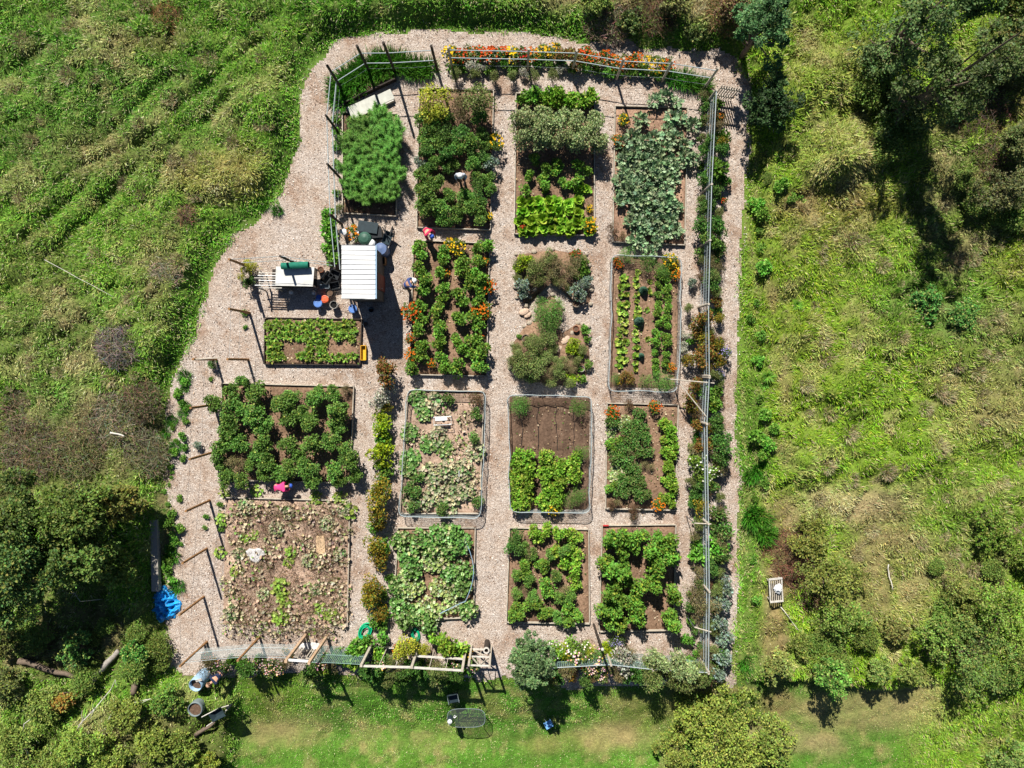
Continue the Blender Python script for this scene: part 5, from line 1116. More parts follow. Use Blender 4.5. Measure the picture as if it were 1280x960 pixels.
# lawn furniture
def patio():
    px, py = 583, 896; h = .74; x, y = P(px, py, h); z = gz1(x, y); e = empty('patio_table', (x, y, z), label='oval smoked glass patio table standing on the lawn', cat='table')
    th = np.arange(28)*2*math.pi/28; cx = np.sign(np.cos(th))*abs(np.cos(th))**.6*.98; cy = np.sign(np.sin(th))*abs(np.sin(th))**.6*.48
    V = [(a, b, h) for a, b in zip(cx, cy)]+[(a, b, h-.012) for a, b in zip(cx, cy)]; G_ = glass_mat()
    Geo().add(V, [tuple(range(28)), tuple(range(28, 56))[::-1]]+[(i, i+28, (i+1) % 28+28, (i+1) % 28) for i in range(28)]).build('glass_top', G_, e)
    Geo().tube([(a*1.005, b*1.01, h-.006) for a, b in zip(cx, cy)], .016, 6, closed=True).build('rim', M('grey_metal'), e)
    for sx in (-1, 1):
        for sy in (-1, 1): Geo().tube([(sx*.82, sy*.38, h-.02), (sx*.6, sy*.28, .4), (sx*.78, sy*.36, -.05)], .018, 6).build('leg', M('dark_plastic'), e)
    Geo().tube([(-.6, 0, .4), (.6, 0, .4)], .014, 5).build('stretcher', M('dark_plastic'), e)
    j = empty('water_jug', (x-.82, y+.04, z+h), label='dark jug with a white lid standing on the glass table', cat='jug')
    Geo().lathe([(.13, 0), (.15, .1), (.15, .32), (.1, .4)], 14).build('body', M('slate'), j); Geo().lathe([(.11, .4), (.12, .44), (.03, .48)], 14).build('lid', M('white_paint'), j)
    c = empty('drinking_cup', (x-.6, y+.12, z+h), label='white cup beside the dark jug on the glass table', cat='cup')
    Geo().lathe([(.04, 0), (.065, .12), (.055, .12), (.035, .02)], 12, cap=False).build('body', M('white_paint'), c); Geo().tube([(.05, 0, .03), (.1, 0, .05), (.1, 0, .09), (.06, 0, .1)], .01, 5).build('handle', M('white_paint'), c)
patio()
def gchair(px, py, rz, mat, label, h=.85):
    x, y = P(px, py, .5); z = gz1(x, y); e = empty('patio_chair', (x, y, z), rz, label=label, cat='chair')
    Geo().box((0, 0, .43), (.5, .48, .04)).build('seat', M(mat), e)
    Geo().beam((0, .24, .45), (0, .34, h), .5, .03).build('backrest', M(mat), e)
    for sx in (-1, 1):
        for sy in (-1, 1): Geo().tube([(sx*.24, sy*.22, .42), (sx*.27, sy*.26, -.06)], .016, 5).build('leg', M('dark_plastic'), e)
        Geo().tube([(sx*.26, -.2, .42), (sx*.27, -.2, .64), (sx*.27, .26, .66)], .018, 5).build('armrest', M('grey_metal'), e)
gchair(567, 872, .2, 'slate', 'dark grey patio chair above the oval glass table')
def bag():
    x, y = P(685, 899); z = gz1(x, y); e = empty('folding_stool', (x, y, z), .5, label='small bright blue folding stool in the shade of the tall shrub', cat='stool')
    Geo().box((0, 0, .42), (.42, .38, .03)).build('seat', M('light_blue', (120, 180, 236), var=.1), e)
    for sx in (-1, 1): Geo().beam((sx*.16, -.16, 0), (sx*.16, .16, .4), .03, .03).build('leg', M('galv_wire'), e); Geo().beam((sx*.12, .16, 0), (sx*.12, -.16, .4), .03, .03).build('leg', M('galv_wire'), e)
bag()
# white frame in the pale squash bed
x, y = P(553, 526, .5); e = empty('plant_cage', (x, y, .1), .05, label='small white wire cage standing in the pale squash bed', cat='plant cage')
for sx in (-.45, .45):
    for sy in (-.2, .2): Geo().tube([(sx, sy, 0), (sx, sy, .5)], .014, 5).build('leg', M('white_paint'), e)
for z in (.25, .5): Geo().tube([(-.45, -.2, z), (.45, -.2, z), (.45, .2, z), (-.45, .2, z)], .016, 5, closed=True).build('hoop', M('white_paint'), e)
Geo().box((-.05, .1, .52), (.62, .16, .02)).build('top_panel', M('white_paint'), e)
x, y = P(574, 588, .4); tag(Geo().tube([(0, 0, 0), (0, 0, .45), (0, -.3, .45), (0, -.3, 0)], .015, 5).build('white_hoop', M('white_paint'), None, (x, y, .1)), 'small white hoop stuck in the pale squash bed', 'hoop')
for i, (a, b, c_, d, r) in enumerate(((701, 430, 712, 420, .17), (693, 440, 703, 432, .14), (650, 392, 660, 388, .16), (656, 396, 663, 392, .12))):
    x, y = P((a+c_)/2, (b+d)/2); o = Geo().lathe([(r*.8, 0), (r*1.1, r*.6), (r*.9, r*1.1), (r*.3, r*1.25)], 9, sx=1.7).build('rock', M('pinkish_stone' if M('pinkish_stone', (204, 178, 156), scale=9) else ''), None, (x, y, .01)); o.rotation_euler = (0, 0, math.atan2(b-d, c_-a)); tag(o, ['larger pinkish rock beside the brown clay pot', 'smaller pinkish rock next to larger one in herb garden', 'pale rock at the left end of the curved herb bed', 'small pale rock under the curved herb bed'][i], 'rock')

# ------------------------------------------------------------------ people
def skin_mesh(name, vs, es, rad, mat, parent, lv=2):
    me = bpy.data.meshes.new(name); me.from_pydata(vs, es, []); o = bpy.data.objects.new(name, me); col.objects.link(o)
    md = o.modifiers.new('s', 'SKIN'); md.use_smooth_shade = True
    for i, v in enumerate(me.skin_vertices[0].data): r = rad[i]; v.radius = (r, r) if np.isscalar(r) else r; v.use_root = (i == 0); v.use_loose = False
    sb_ = o.modifiers.new('d', 'SUBSURF'); sb_.levels = lv; sb_.render_levels = lv
    dg = bpy.context.evaluated_depsgraph_get(); dg.update(); nm = bpy.data.meshes.new_from_object(o.evaluated_get(dg)); o.modifiers.clear(); o.data = nm
    nm.materials.clear(); nm.materials.append(mat); o.parent = parent; return o
SKIN = M('skin', (206, 158, 128), var=.06, rough=.55, bump=.05)
def person(px, py, yaw, pose, shirt, trousers, hat, label, h=1.2, scale=1.):
    J = dict(pel=(0, 0, .92), chest=(0, .02, 1.28), neck=(0, .03, 1.45), head=(0, .05, 1.6), sh=.19,
             el=((-.28, .05, 1.15), (.28, .05, 1.15)), ha=((-.26, .2, .95), (.26, .2, .95)), kn=((-.11, .03, .5), (.11, .03, .5)), ft=((-.12, 0, .08), (.12, 0, .08)))
    J.update(pose); V3 = lambda t: A(t, float); x, y = P(px, py, h)
    e = empty('person', (x, y, max(gz1(x, y), 0) if py < 842 else gz1(x, y)), yaw, label=label, cat='person'); e.scale = (scale,)*3
    pel, ch, nk, hd = map(V3, (J['pel'], J['chest'], J['neck'], J['head'])); mid = (pel+ch)/2
    vs, es, rd = [pel, mid, ch, nk, hd-(hd-nk)*.35, hd, hd+norm(hd-nk)*.07], [(0, 1), (1, 2), (2, 3), (3, 4), (4, 5), (5, 6)], [(.15, .11), (.135, .1), (.16, .11), .055, .07, .1, .08]
    fw = norm(np.cross(hd-nk, A([-1., 0, 0]))); up = norm(hd-nk)
    def add(p, r, par): vs.append(V3(p)); rd.append(r); es.append((par, len(vs)-1)); return len(vs)-1
    for s_, i in ((-1, 0), (1, 1)):
        sh = add(ch+A([s_*J['sh'], 0, .04])+(nk-ch)*.3, .065, 2); el = add(J['el'][i], .045, sh); wr = V3(J['ha'][i]); w = add(wr, .03, el); d = norm(wr-V3(J['el'][i])); pal = add(wr+d*.06, .034, w)
        sd = norm(np.cross(d, A([0, 0, 1.])+A([.01, 0, 0]))); bend = A([0, 0, -1.])
        for f in range(4):
            L_ = (.07, .082, .078, .062)[f]; b_ = wr+d*.095+sd*(f-1.5)*.021; a1 = add(b_, .010, pal); a2 = add(b_+d*L_*.5+bend*.008, .009, a1); add(b_+d*L_*.85+bend*.03, .008, a2)
        t1 = add(wr+d*.05-sd*s_*.04, .011, pal); add(wr+d*.09-sd*s_*.06+bend*.01, .009, t1)
        hp = add(pel+A([s_*.09, 0, -.03]), .095, 0); kn = add(J['kn'][i], .062, hp); ft = V3(J['ft'][i]); an = add(ft, .042, kn); add(ft+A([0, .13, -.04]), .035, an)
    skin_mesh('body', [tuple(v) for v in vs], es, rd, SKIN, e)
    # shirt: torso and upper arms; trousers: hips, legs
    sv, se, sr = [pel+(ch-pel)*.08, mid, ch, nk-(nk-ch)*.35], [(0, 1), (1, 2), (2, 3)], [(.175, .13), (.16, .12), (.185, .13), .08]
    for s_, i in ((-1, 0), (1, 1)):
        sh = ch+A([s_*J['sh'], 0, .04])+(nk-ch)*.3; sv.append(sh); se.append((2, len(sv)-1)); sr.append(.085); q = len(sv)-1; sv.append(V3(J['el'][i])); se.append((q, len(sv)-1)); sr.append(.062)
        sv.append((V3(J['el'][i])+V3(J['ha'][i]))/2); se.append((len(sv)-2, len(sv)-1)); sr.append(.05)
    skin_mesh('shirt', [tuple(v) for v in sv], se, sr, M(shirt[0], shirt[1], var=.08), e)
    sv, se, sr = [pel+(ch-pel)*.1, pel], [(0, 1)], [(.16, .12), (.17, .125)]
    for s_, i in ((-1, 0), (1, 1)):
        sv.append(pel+A([s_*.09, 0, -.03])); se.append((1, len(sv)-1)); sr.append(.112); sv.append(V3(J['kn'][i])); se.append((len(sv)-2, len(sv)-1)); sr.append(.078)
        sv.append(V3(J['kn'][i])*.12+V3(J['ft'][i])*.88); se.append((len(sv)-2, len(sv)-1)); sr.append(.062)
    skin_mesh('trousers', [tuple(v) for v in sv], se, sr, M(trousers[0], trousers[1], var=.1), e)
    for s_, i in ((-1, 0), (1, 1)): ft = V3(J['ft'][i]); skin_mesh('shoe', [tuple(ft+A([0, -.04, -.03])), tuple(ft+A([0, .1, -.045])), tuple(ft+A([0, .17, -.055]))], [(0, 1), (1, 2)], [.05, .045, .035], M('dark_plastic'), e, 1)
    hc = hd+up*.02
    def oriented(name, g, m):
        o = g.build(name, M(*m) if isinstance(m, tuple) else m, e, smooth_=True); Rm = np.stack([np.cross(fw, up), fw, up], 1)
        import mathutils
        o.matrix_local = mathutils.Matrix.Translation(tuple(hc)) @ mathutils.Matrix(Rm.tolist()).to_4x4(); return o
    oriented('hair', Geo().lathe([(.098, -.07), (.112, -.02), (.11, .05), (.08, .1), (.02, .12)], 14, c=(0, -.012, 0)), ('hair_brown', (78, 58, 44)))
    oriented('nose', Geo().lathe([(.018, -.02), (.014, .0), (.006, .02)], 6, c=(0, .105, 0)), SKIN)
    for s_ in (-1, 1):
        oriented('eye', Geo().lathe([(.002, -.012), (.012, -.004), (.012, .004), (.002, .012)], 8, c=(s_*.036, .088, .022)), ('eye_dark', (30, 26, 24)))
        oriented('ear', Geo().lathe([(.004, -.03), (.014, -.01), (.016, .012), (.004, .028)], 7, c=(s_*.104, .0, .0), sx=.7, sy=1.2), SKIN)
    oriented('mouth', Geo().box((0, .094, -.045), (.04, .008, .008)), ('lips', (160, 84, 76)))
    if hat[0] == 'brim': prof = [(.175, .03), (.17, .042), (.118, .06), (.112, .12), (.07, .155), (.01, .165)]
    else: prof = [(.119, .03), (.12, .08), (.09, .135), (.01, .155)]
    ho = oriented('hat', Geo().lathe(prof, 20, cap=False), (hat[1], hat[2]))
    if hat[0] == 'cap': oriented('cap_peak', Geo().add([(-.08, .1, .045), (.08, .1, .045), (.06, .19, .035), (-.06, .19, .035), (-.08, .1, .035), (.08, .1, .035), (.06, .19, .025), (-.06, .19, .025)], [(0, 1, 2, 3), (7, 6, 5, 4), (0, 4, 5, 1), (1, 5, 6, 2), (2, 6, 7, 3), (3, 7, 4, 0)]), (hat[1], hat[2]))
    return e
BEND = dict(pel=(0, -.1, .9), chest=(0, .22, 1.15), neck=(0, .36, 1.25), head=(0, .48, 1.3), el=((-.24, .38, .92), (.24, .38, .92)), ha=((-.16, .52, .68), (.16, .52, .68)), kn=((-.12, .02, .48), (.12, .02, .48)), ft=((-.13, -.05, .08), (.13, .02, .08)))
STOOP = dict(pel=(0, -.3, .72), chest=(0, .1, .8), neck=(0, .28, .8), head=(0, .42, .78), el=((-.24, .22, .5), (.24, .22, .5)), ha=((-.16, .36, .28), (.16, .36, .28)), kn=((-.15, -.1, .42), (.15, -.1, .42)), ft=((-.16, -.3, .08), (.16, -.3, .08)))
LOOK = dict(head=(0, .12, 1.56), ha=((-.18, .34, 1.0), (.18, .34, 1.0)))
person(575, 216, math.pi, LOOK, ('grey_shirt', (176, 180, 192)), ('dark_trousers', (44, 46, 56)), ('brim', 'white_hat', (240, 238, 232)), 'person in grey shirt and white hat standing among the tomatoes', 1.6)
person(531, 286, -2.4, BEND, ('red_shirt', (196, 44, 84)), ('navy_trousers', (40, 44, 62)), ('cap', 'blue_cap', (60, 96, 190)), 'person in red top and blue cap between two beds', 1.25)
person(506, 356, -1.2, BEND, ('navy_shirt', (70, 88, 140)), ('khaki_trousers', (120, 116, 110)), ('brim', 'white_hat', (240, 238, 232)), 'person in blue shirt and white hat bending over the bed edge', 1.2)
person(351, 609, -1.45, STOOP, ('pink_shirt', (246, 74, 140)), ('pink_trousers', (226, 70, 130)), ('cap', 'blue_cap', (60, 96, 190)), 'person in bright pink crouching between the tomato and squash beds', .8, 1.0)
person(272, 846, 2.3, BEND, ('dark_navy', (36, 46, 74)), ('dark_trousers', (44, 46, 56)), ('brim', 'tan_hat', (188, 150, 122)), 'person in dark navy bending beside the pale blue barrel', 1.2)

# ------------------------------------------------------------------ borders round the beds
bE = 'the flower strip by the shed path'
rowput('rust', [(484, 460, .8), (483, 470, .9)], 'rust red shrub', bE, 'shrub', z=0, s=1.25, sz=1.2)
rowput('silver', [(474, 497, .8), (486, 488, .55), (480, 504, .5)], 'silvery white shrub', bE, 'shrub', z=0, s=1.25, sz=1.2, rowh=5)
rowput('mustard', [(484, 507, .5)], 'mustard shrub under the silver one', bE, 'shrub', z=0, s=1.25, sz=1.2)
rowput('chartreuse', [(479, 520, .8), (478, 534, .8), (477, 568, 1.1), (480, 556, .7), (475, 576, .6)], 'chartreuse shrub', bE, 'shrub', z=0, s=1.25, sz=1.2, rowh=6)
rowput('weed', [(476, 546, .9), (482, 548, .8), (482, 588, .9), (480, 596, .7), (467, 660, .7), (484, 682, .9), (480, 700, .7), (463, 750, .8), (486, 722, .7), (484, 770, .8), (468, 776, .8), (477, 782, .7), (478, 742, .7)], 'leafy green clump', bE, 'plant', z=0, s=1.3, sz=1.2, rowh=8)
rowput('mustard', [(476, 606, .85), (477, 624, .95), (474, 642, .85), (475, 656, .6), (470, 682, .9), (474, 698, .8), (470, 730, .9), (466, 744, .8), (474, 764, .7)], 'mustard brown shrub', bE, 'shrub', z=0, s=1.25, sz=1.2, rowh=8)
rowput('yellowgold', [(478, 757, .6)], 'bright yellow marigold', bE, 'marigold', z=0)
bH = 'the flower row under the top fence'
fl = [];
for i, xx in enumerate(np.arange(562, 838, 13)):
    yy = 68+max(0, (xx-700))*.12+rng.uniform(-3, 3); k = rng.random(); key = 'marigold' if k < .5 else ('rust' if k < .65 else ('yellowgold' if k < .85 else 'redflower')); fl.append((key, xx, yy))
for key, dsc, cat in (('marigold', 'orange marigold', 'marigold'), ('rust', 'rust brown plant', 'plant'), ('yellowgold', 'yellow marigold', 'marigold'), ('redflower', 'red flowered plant', 'plant')):
    rowput(key, [(a, b, 1.) for k, a, b in fl if k == key], dsc, bH, cat, z=0, s=1., rowh=40)
rowput('weed', [(a, 82+max(0, a-700)*.1+rng.uniform(-4, 4), 1.) for a in np.arange(566, 840, 15)], 'green plant', bH, 'plant', z=0, s=1., rowh=60)
rowput('silver', [(590, 84, .7), (604, 86, .5), (702, 88, .5), (655, 90, .6)], 'silvery shrub', bH, 'shrub', z=0, rowh=40)
rowput('olive', [(a, 96+max(0, a-700)*.08, .4) for a in np.arange(570, 700, 24)], 'low olive shrub', bH, 'shrub', z=0, rowh=60)
bF = 'the border along the right fence'
Fpl = [('tan', 878, 122, .5), ('weed', 896, 130, .9), ('marigold', 899, 148, .5), ('weed', 902, 172, 1.), ('mustard', 898, 180, .6), ('weed', 880, 150, .8), ('tan', 882, 178, .6), ('bigweed', 893, 212, .9), ('bigweed', 885, 222, .7), ('weed', 902, 228, .9), ('tomatod', 882, 262, .7), ('olive', 876, 250, .5), ('tomatod', 895, 285, .8), ('tomatod', 876, 285, .75), ('tomato', 884, 302, .8), ('tomatod', 896, 310, .6), ('redflower', 904, 252, .4),
       ('olive', 880, 325, .6), ('olive', 890, 345, .6), ('brown', 876, 345, .7), ('olive', 893, 366, .6), ('bluegrey', 864, 355, .6), ('aster', 885, 380, .9), ('aster', 897, 392, 1.), ('aster', 905, 400, .8), ('rust', 874, 398, .9), ('rust', 868, 412, .8), ('mustard', 876, 420, .7), ('olive', 860, 385, .5), ('aster', 900, 422, .9), ('weed', 862, 425, .7), ('aster', 858, 404, .6), ('rust', 882, 438, .9), ('rust', 872, 450, .8), ('silver', 853, 436, .5), ('mustard', 860, 452, .6), ('aster', 893, 442, .7), ('brown', 880, 462, .7), ('aster', 897, 468, .6), ('silver', 854, 418, .4), ('aster', 902, 440, .7),
       ('rust', 868, 480, .7), ('weed', 880, 490, 1.), ('weed', 892, 492, 1.1), ('rust', 862, 498, .8), ('brown', 868, 515, .8), ('bigweed', 892, 504, .7), ('rust', 872, 530, .7), ('tomatod', 896, 530, .7), ('weed', 868, 548, .8), ('tomatod', 900, 552, .8), ('daisy', 872, 574, 1.), ('daisy', 876, 590, .9), ('daisy', 894, 586, .7), ('tomatod', 898, 572, .75), ('chartreuse', 868, 572, .6), ('weed', 866, 560, .7), ('brown', 882, 612, .7), ('tomatod', 872, 608, .6), ('mustard', 872, 632, .8), ('weed', 868, 624, .8), ('weed', 874, 650, .9), ('potato', 898, 640, 1.), ('potato', 901, 662, 1.1), ('bigweed', 896, 680, .8), ('weed', 870, 676, .9), ('bigweed', 872, 690, .8), ('potato', 900, 690, 1.),
       ('olive', 895, 712, .6), ('bluegrey', 903, 728, 1.), ('tan', 872, 712, .7), ('tan', 868, 738, .9), ('tan', 880, 752, .9), ('bluegrey', 902, 752, 1.1), ('bluegrey', 898, 776, 1.1), ('tan', 872, 764, .8), ('bluegrey', 904, 798, 1.), ('olive', 876, 784, .55), ('bluegrey', 900, 818, 1.1), ('bluegrey', 896, 838, .9), ('weed', 860, 795, .9), ('tan', 880, 810, .6), ('brown', 886, 730, .6)]
CATN = dict(squash='squash plant', bean='leafy bright plant', pepper='green plant', tan='seeding plant', weed='green clump', marigold='orange marigold', mustard='mustard shrub', bigweed='big leaved plant', tomatod='dark bushy plant', olive='olive shrub', tomato='bright bushy plant', redflower='red flowered plant', brown='brown spent plant', bluegrey='blue grey herb', aster='violet flowered aster', rust='rusty orange shrub', silver='silvery shrub', daisy='white daisy plant', chartreuse='chartreuse shrub', potato='leafy dark plant', gold='golden shrub', pinkmix='pink and white cosmos', hedge='pale bush', yellowgold='yellow marigold', dome='rounded herb', tuft='grass tuft', paletuft='straw coloured grass tuft', strap='strap leaved plant', wildbush='wild shrub')
def borders(L_, where, z=0., sz=None):
    ks = {}
    for k, a, b, s_ in L_: ks.setdefault(k, []).append((a, b, s_))
    for k, v in ks.items(): rowput(k, v, CATN[k], where, 'plant', z=z, rowh=9, jitter=1., **({'sz': sz} if sz else {}))
for yy in np.arange(125, 835, 11.):
    for xx in (868 if yy > 480 else 880, 893):
        if rng.random() < .85: Fpl.append((str(rng.choice(['weed', 'olive', 'tomatod', 'potato', 'tan'] if yy < 360 or yy > 560 else ['rust', 'weed', 'olive', 'mustard', 'brown'])), xx+rng.uniform(-7, 7), yy+rng.uniform(-4, 4), rng.uniform(.45, .7)))
Fpl = [(k, a, b, s_*(.62 if k == 'olive' else 1)) for k, a, b, s_ in Fpl]
borders([(k, a, b, s_*1.12) for k, a, b, s_ in Fpl if k != 'aster' or rng.random() < .4], bF, sz=1.35)
Gpl = [('marigold', 262, 818, .6), ('yellowgold', 268, 824, .5), ('weed', 290, 822, .8), ('pinkmix', 282, 832, .6), ('weed', 305, 826, .8), ('pinkmix', 318, 832, .7), ('weed', 326, 822, .7), ('pinkmix', 340, 834, .6), ('marigold', 366, 818, .4), ('yellowgold', 358, 812, .4), ('pinkmix', 352, 832, .6), ('weed', 412, 820, .8), ('weed', 425, 816, 1.), ('bigweed', 440, 814, .8), ('bigweed', 452, 806, .8), ('weed', 430, 824, .9), ('weed', 462, 800, .9), ('bean', 448, 822, 1.1), ('bean', 408, 828, 1.),
       ('gold', 507, 805, .62), ('marigold', 498, 808, .6), ('yellowgold', 515, 803, .8), ('weed', 476, 798, 1.), ('bean', 476, 812, 1.), ('gold', 531, 808, .35), ('yellowgold', 520, 810, .6), ('bean', 560, 800, 1.4), ('bean', 548, 796, 1.), ('bean', 574, 808, 1.2), ('yellowgold', 584, 814, .7), ('marigold', 571, 820, .5), ('olive', 490, 822, .4), ('tan', 500, 828, .5), ('tomatod', 530, 838, .6), ('tomatod', 548, 838, .65), ('tomatod', 565, 839, .6), ('tan', 540, 825, .4), ('tomatod', 575, 828, .5), ('weed', 588, 838, .5), ('tomatod', 510, 840, .5),
       ('chartreuse', 702, 812, .9), ('daisy', 694, 806, .8), ('daisy', 712, 804, .9), ('pinkmix', 720, 812, 1.), ('gold', 735, 812, .4), ('daisy', 728, 802, .7), ('pinkmix', 742, 814, .9), ('chartreuse', 758, 808, .7), ('chartreuse', 762, 818, .7), ('aster', 770, 796, .6), ('aster', 764, 800, .5), ('redflower', 728, 826, .6), ('pinkmix', 738, 832, .7), ('yellowgold', 712, 842, .6), ('pinkmix', 750, 840, .6), ('redflower', 694, 846, .5), ('silver', 775, 820, 1.1), ('silver', 788, 824, .8), ('tan', 786, 812, .6),
       ('olive', 808, 826, .6), ('hedge', 818, 816, .7), ('olive', 832, 822, .6), ('hedge', 842, 820, .75), ('hedge', 856, 826, .7), ('olive', 870, 832, .6), ('tan', 845, 836, .5), ('brown', 880, 842, .7), ('brown', 866, 846, .6), ('brown', 850, 845, .7), ('tan', 820, 838, .5), ('brown', 800, 842, .6)]
for xx in np.concatenate([np.arange(262, 372, 11.), np.arange(395, 600, 11.), np.arange(690, 884, 9.)]):
    Gpl.append((str(rng.choice(['weed', 'pinkmix', 'tomatod', 'tan', 'weed'])), xx+rng.uniform(-4, 4), (826 if xx < 600 else 832)+rng.uniform(-4, 6), rng.uniform(.5, .8)))
for xx in np.arange(690, 886, 10.): Gpl.append((str(rng.choice(['tomatod', 'brown', 'olive'])), xx+rng.uniform(-4, 4), 842+rng.uniform(-3, 4), rng.uniform(.6, .85)*.8))
for xx in np.arange(462, 590, 11.): Gpl.append((str(rng.choice(['tomatod', 'weed', 'olive'])), xx+rng.uniform(-4, 4), 838+rng.uniform(-3, 4), rng.uniform(.6, .8)*.8))
borders([(k, a, b, s_*1.1) for k, a, b, s_ in Gpl], 'the border between beds and lawn', sz=1.7)
x, y = P(752, 812, 3.2); e = empty('garden_post', (x, y, 0), label='slender leaning post among the flowers casting a long shadow on the lawn', cat='post'); Geo().tube([(0, 0, -.1), (.02, 0, 1.6), (.04, .02, 3.2)], .06, 8).build('post', M('dark_wood'), e); Geo().lathe([(.07, 3.19), (.07, 3.24), (.02, 3.26)], 8, c=(.04, .02, 0)).build('cap', M('bleached'), e)
Lpl = [('tuft', a, b, s_) for a, b, s_ in ((420, 108, .8), (430, 98, .9), (441, 92, .9), (452, 84, .9), (464, 80, 1.), (476, 78, 1.), (488, 78, 1.), (500, 80, .9), (512, 82, .9), (524, 84, .9), (536, 84, .8), (424, 122, .9), (436, 108, .9), (448, 98, .8), (460, 92, .8), (474, 88, .8), (856, 100, .7), (868, 103, .7), (880, 106, .7), (844, 98, .7))]
Lpl += [('weed', 421, b, s_) for b, s_ in ((150, .8), (165, .8), (182, .7), (205, .7))]+[('bigweed', 412, 280, .8), ('bigweed', 414, 296, .8), ('bigweed', 413, 312, .7), ('bigweed', 416, 324, .7), ('bigweed', 411, 268, .6), ('olive', 424, 262, .4), ('weed', 420, 240, .8)]
Lpl += [('gold', 311, 336, .5), ('gold', 302, 348, .25), ('tomatod', 312, 352, .6), ('weed', 305, 392, .6), ('weed', 306, 408, .4), ('tomatod', 267, 455, .4), ('weed', 265, 474, .4)]
Lpl += [('weed', 232, 525, .6), ('weed', 230, 545, .7), ('weed', 230, 560, .7), ('weed', 228, 572, .6), ('bluegrey', 247, 557, .6), ('tuft', 232, 508, .4), ('weed', 226, 680, .4), ('weed', 216, 640, .7), ('weed', 213, 655, .8), ('weed', 214, 670, .8), ('weed', 212, 685, .8), ('weed', 210, 700, .7), ('weed', 212, 715, .6), ('weed', 258, 645, .5), ('weed', 256, 660, .4), ('weed', 276, 630, .5), ('weed', 276, 660, .5), ('tuft', 330, 258, .4), ('tuft', 347, 263, .4)]
borders(Lpl, 'the fence line on the left')
LW = [(str(rng.choice(['weed', 'tuft', 'weed', 'bigweed'])), 218+rng.normal()*6+(8 if yy < 520 else -4), yy, rng.uniform(.3, .6)) for yy in np.arange(470, 740, 8.)]
borders(LW, 'the weedy verge of the left path', sz=.8)
Rpl = [('wildbush', 945, 198, .5), ('wildbush', 950, 224, .55), ('bigweed', 962, 238, .8), ('weed', 972, 256, 1.), ('weed', 985, 250, 1.), ('bigweed', 940, 258, .9), ('bigweed', 948, 272, .9), ('bigweed', 940, 335, .9), ('weed', 938, 295, 1.), ('weed', 940, 310, 1.), ('weed', 935, 380, .9), ('weed', 936, 400, 1.), ('weed', 938, 418, 1.), ('bigweed', 938, 450, .8), ('strap', 944, 470, 1.), ('strap', 938, 480, .9), ('strap', 985, 380, 1.1), ('weed', 934, 496, .9), ('bigweed', 940, 515, .8), ('bigweed', 946, 530, .9), ('bigweed', 938, 545, .9), ('bigweed', 948, 555, .9), ('bigweed', 936, 568, .9), ('tuft', 940, 585, 1.), ('tuft', 932, 592, 1.), ('weed', 944, 600, 1.), ('tuft', 935, 650, 1.1), ('tuft', 945, 645, .9), ('tuft', 940, 668, 1.1), ('weed', 952, 660, 1.), ('weed', 934, 620, 1.), ('weed', 932, 700, .9), ('weed', 932, 745, .8), ('tuft', 930, 830, .9)]
borders([(k, a+rng.uniform(2, 14), b+rng.uniform(-4, 4), s_*rng.uniform(.55, .9)) for k, a, b, s_ in Rpl], 'the weedy verge right of the path', z=None)

# ------------------------------------------------------------------ trees and wild shrubs
def tree(px, py, h, r, rgb, label, n=9000, size=.16, mix=None, hc=.54, trunk='bark', name='tree', cat='tree', lumps=26, flat=1., tmpl=LEAF, group=None, open_=.28, asp=1., skirt=0):
    """(px, py): where the middle of the crown is seen"""
    x, y = P(px, py, h*hc); z = gz1(x, y); e = empty(name, (x, y, z), rand(1, 0, 6.28)[0] if asp == 1. else 0., label=label, cat=cat, group=group)
    k = lumps; u = runit(k); u[:, 2] = np.where(u[:, 2] < -.5, -u[:, 2], u[:, 2]); zc = h*hc; rz_ = h*(1-hc)
    lc = u*A([r*.72, r*.72*asp, rz_*.72*flat])*rand(k, .35, 1.22)[:, None]*A([1, 1, .9])+A([0, 0, zc]); lr = r*rand(k, .13, .36)
    if skirt: a_ = rand(skirt, 0, 6.28); lc[:skirt] = np.stack([np.cos(a_)*r*rand(skirt, .1, .5), np.sin(a_)*r*rand(skirt, .1, .5), h*rand(skirt, .1, .42)], 1); lr[:skirt] = r*rand(skirt, .26, .4)
    tk = Geo(); tr = .02*h+.03
    top = A([rng.normal()*.2, rng.normal()*.2, zc]); tk.tube([(0, 0, -.3), tuple(top*.35), tuple(top*.7), tuple(top)], [tr*1.25, tr, tr*.75, tr*.4], 8)
    t_o = tk.build('trunk', M(trunk), e, smooth_=True)
    lb = Geo()
    for c_ in lc: s0 = top*rng.uniform(.35, .9); m_ = (s0+c_)/2+A([0, 0, -.1*h*rng.random()]); lb.tube([tuple(s0), tuple(m_), tuple(c_)], [tr*.4, tr*.25, tr*.08], 5)
    lb.build('limbs', M(trunk), t_o)
    i = rng.integers(0, k, n); w = runit(n); tint = np.clip(1+rng.normal(size=k)*.24, .5, 1.6)
    # each lump is itself broken into small sprays
    sp = runit(k*14).reshape(k, 14, 3); j = rng.integers(0, 14, n); dirs = norm(sp[i, j]+w*.34)
    rr = rand(n, 1-open_*1.7, 1.15); p = lc[i]+dirs*lr[i][:, None]*rr[:, None]*A([1, 1, .8*flat+.1]); p[:, 2] = np.maximum(p[:, 2], .05)
    d = dirs*.8+runit(n)*.6+A([0, 0, -.15]); nm = dirs*.4+A([0, 0, .6])+runit(n)*.4
    cc = jit(lin(rgb)*1.15, n, .13)*tint[i][:, None]
    if mix is not None: q = rand(n) < mix[1]; cc[q] = jit(lin(mix[0]), q.sum(), .1)
    Geo().stamp(tmpl, p, d, nm, size*rand(n, .6, 1.3), np.clip(cc, .003, .9)).build('crown', VEG, e)
    return e
DG = (70, 104, 54)
